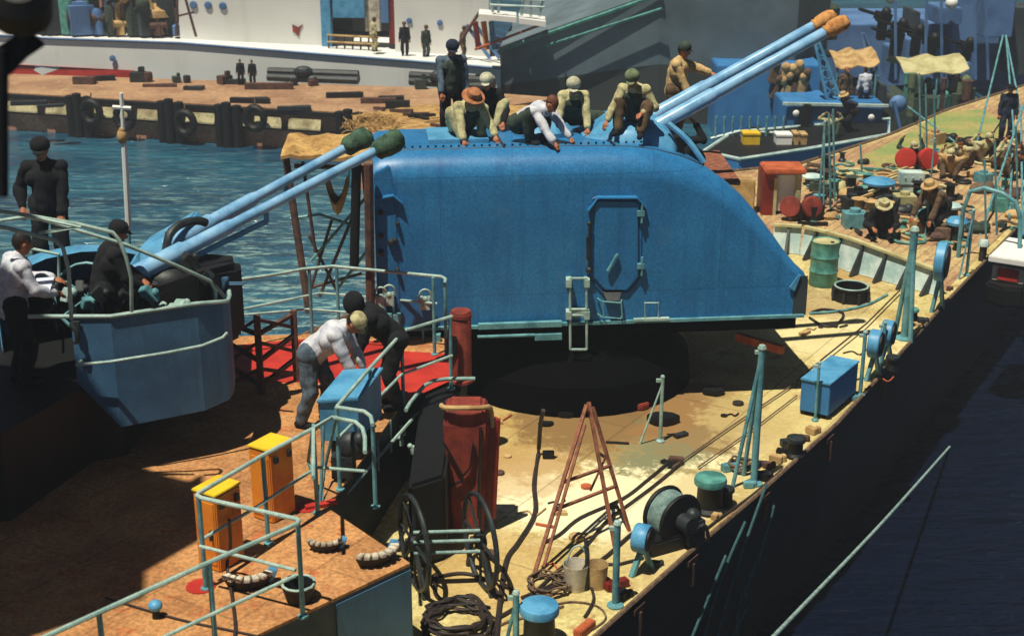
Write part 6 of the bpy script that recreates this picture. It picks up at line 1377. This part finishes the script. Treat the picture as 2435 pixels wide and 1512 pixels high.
# foredeck
person('man in dark clothes and pointed white hat crouching on the foredeck', W(2092, 560, .02), 170, **CR, lean=40, head=30, shirt='cloth_black', pants='cloth_black', hat='brim', hatm='cloth_cream', LH=(-.2, .5, .3), RH=(.2, .5, .3), vox=.016)
person('man in straw hat and brown jacket stooping over timber on the foredeck', W(2225, 556, .02), 130, hip=(0, -.1, .6), lean=48, head=25, shirt='cloth_brown', pants='cloth_black', hat='brim', hatm='canvas', LH=(-.2, .6, .3), RH=(.25, .6, .35), vox=.016)
person('man in navy with black hat standing far forward at the right edge', W(2387, 338, .02), 180, lean=4, shirt='cloth_navy', pants='cloth_navy', hat='brim', hatm='cloth_black', vox=.018, scale=1.0)
for i, (x, y, m_, yw) in enumerate(((2292, 400, 'cloth_cream', 120), (2330, 385, 'cream', 200), (2375, 400, 'cloth_cream', 240), (2262, 420, 'canvas', 150), (2400, 420, 'cloth_brown', 200), (2160, 395, 'cloth_green', 180))):
    person(['seated man in pale shirt far forward, leftmost of the bow group', 'seated man in yellow shirt in the middle of the bow group', 'seated pale shirted man at the right of the bow group', 'crouching tan shirted man in front of the bow group', 'brown shirted man squatting beside the bow stays', 'green clothed man squatting behind the red discs'][i], W(x, y, .02), yw, **CR, lean=30+i*4, head=20, shirt=m_, pants='cloth_brown', hat=[None, 'cap', 'brim', 'cap', None, 'cap'][i], hatm='cloth_cream', vox=.02, scale=.95)
# on the blue vessels
person('man in white shirt standing with his back turned on the blue vessel', V((WY(2066, 230, 54.9).x, 55.6, WY(2066, 252, 55.6).z-.25)), 10, lean=3, shirt='cloth_white', pants='cloth_navy', vox=.025, scale=1.0)
person('brown clothed man standing left of the white shirted one', V((WY(2015, 230, 55).x, 55.6, WY(2015, 255, 55.6).z-.1)), 190, lean=6, shirt='cloth_brown', pants='cloth_brown', hat='cap', hatm='hat_orange', vox=.025, scale=.95)
person('man in big yellow hat stooping in the well of the blue work boat', V((WY(2035, 340, 52).x, 53.2, -1.88)), 110, hip=(0, -.1, .7), lean=40, head=20, shirt='cloth_navy', pants='cloth_black', hat='brim', hatm='canvas', vox=.025, scale=1.1)
person('pale clothed man squatting at the end of the work boat well', V((WY(1985, 340, 51.5).x, 52.4, -1.88)), 180, **CR, lean=30, shirt='cloth_cream', pants='cloth_green', vox=.025, scale=1.0)
# on the white ship
for i, (x, y, m_) in enumerate(((963, 128, 'cloth_black'), (1012, 136, 'cloth_green'), (1100, 138, 'cloth_brown'), (888, 118, 'cloth_cream'))):
    q = WY(x, y, 63.6); person(['dark figure standing on the white ship beside the red post', 'green clothed figure on the white ship deck below the right porthole', 'brown figure at the foot of the white ship gangway', 'pale figure by the recess rail of the white ship'][i], V((q.x, 63.6, q.z-.1)), 180+i*40, lean=5, shirt=m_, pants=m_, hat='cap', hatm='cloth_brown', vox=.03, scale=.85)
for i, (x, y) in enumerate(((574, 196), (602, 198))):
    q = W(x, y+6, QZ+.06); person(['tiny dark figure on the quay, left of a pair', 'tiny dark figure on the quay, right of a pair'][i], q, 180, lean=5, shirt='cloth_black', pants='cloth_black', vox=.03, scale=.62)
# ------------------------------------------------------------------ harbour haze
hm_ = bpy.data.materials.new('haze_air'); hm_.use_nodes = True; nt = hm_.node_tree; nt.nodes.remove(nt.nodes['Principled BSDF'])
pv = nt.nodes.new('ShaderNodeVolumePrincipled'); pv.inputs['Color'].default_value = (.82, .9, 1, 1); pv.inputs['Density'].default_value = .0016; pv.inputs['Anisotropy'].default_value = .2
nt.links.new(pv.outputs[0], nt.nodes['Material Output'].inputs['Volume']); M['haze_air'] = hm_
G().box((25, 110, 6), (354, 306, 24)).build('haze', 'haze_air', kind='stuff', label='thin pale air between the camera and the far ships', cat='haze')
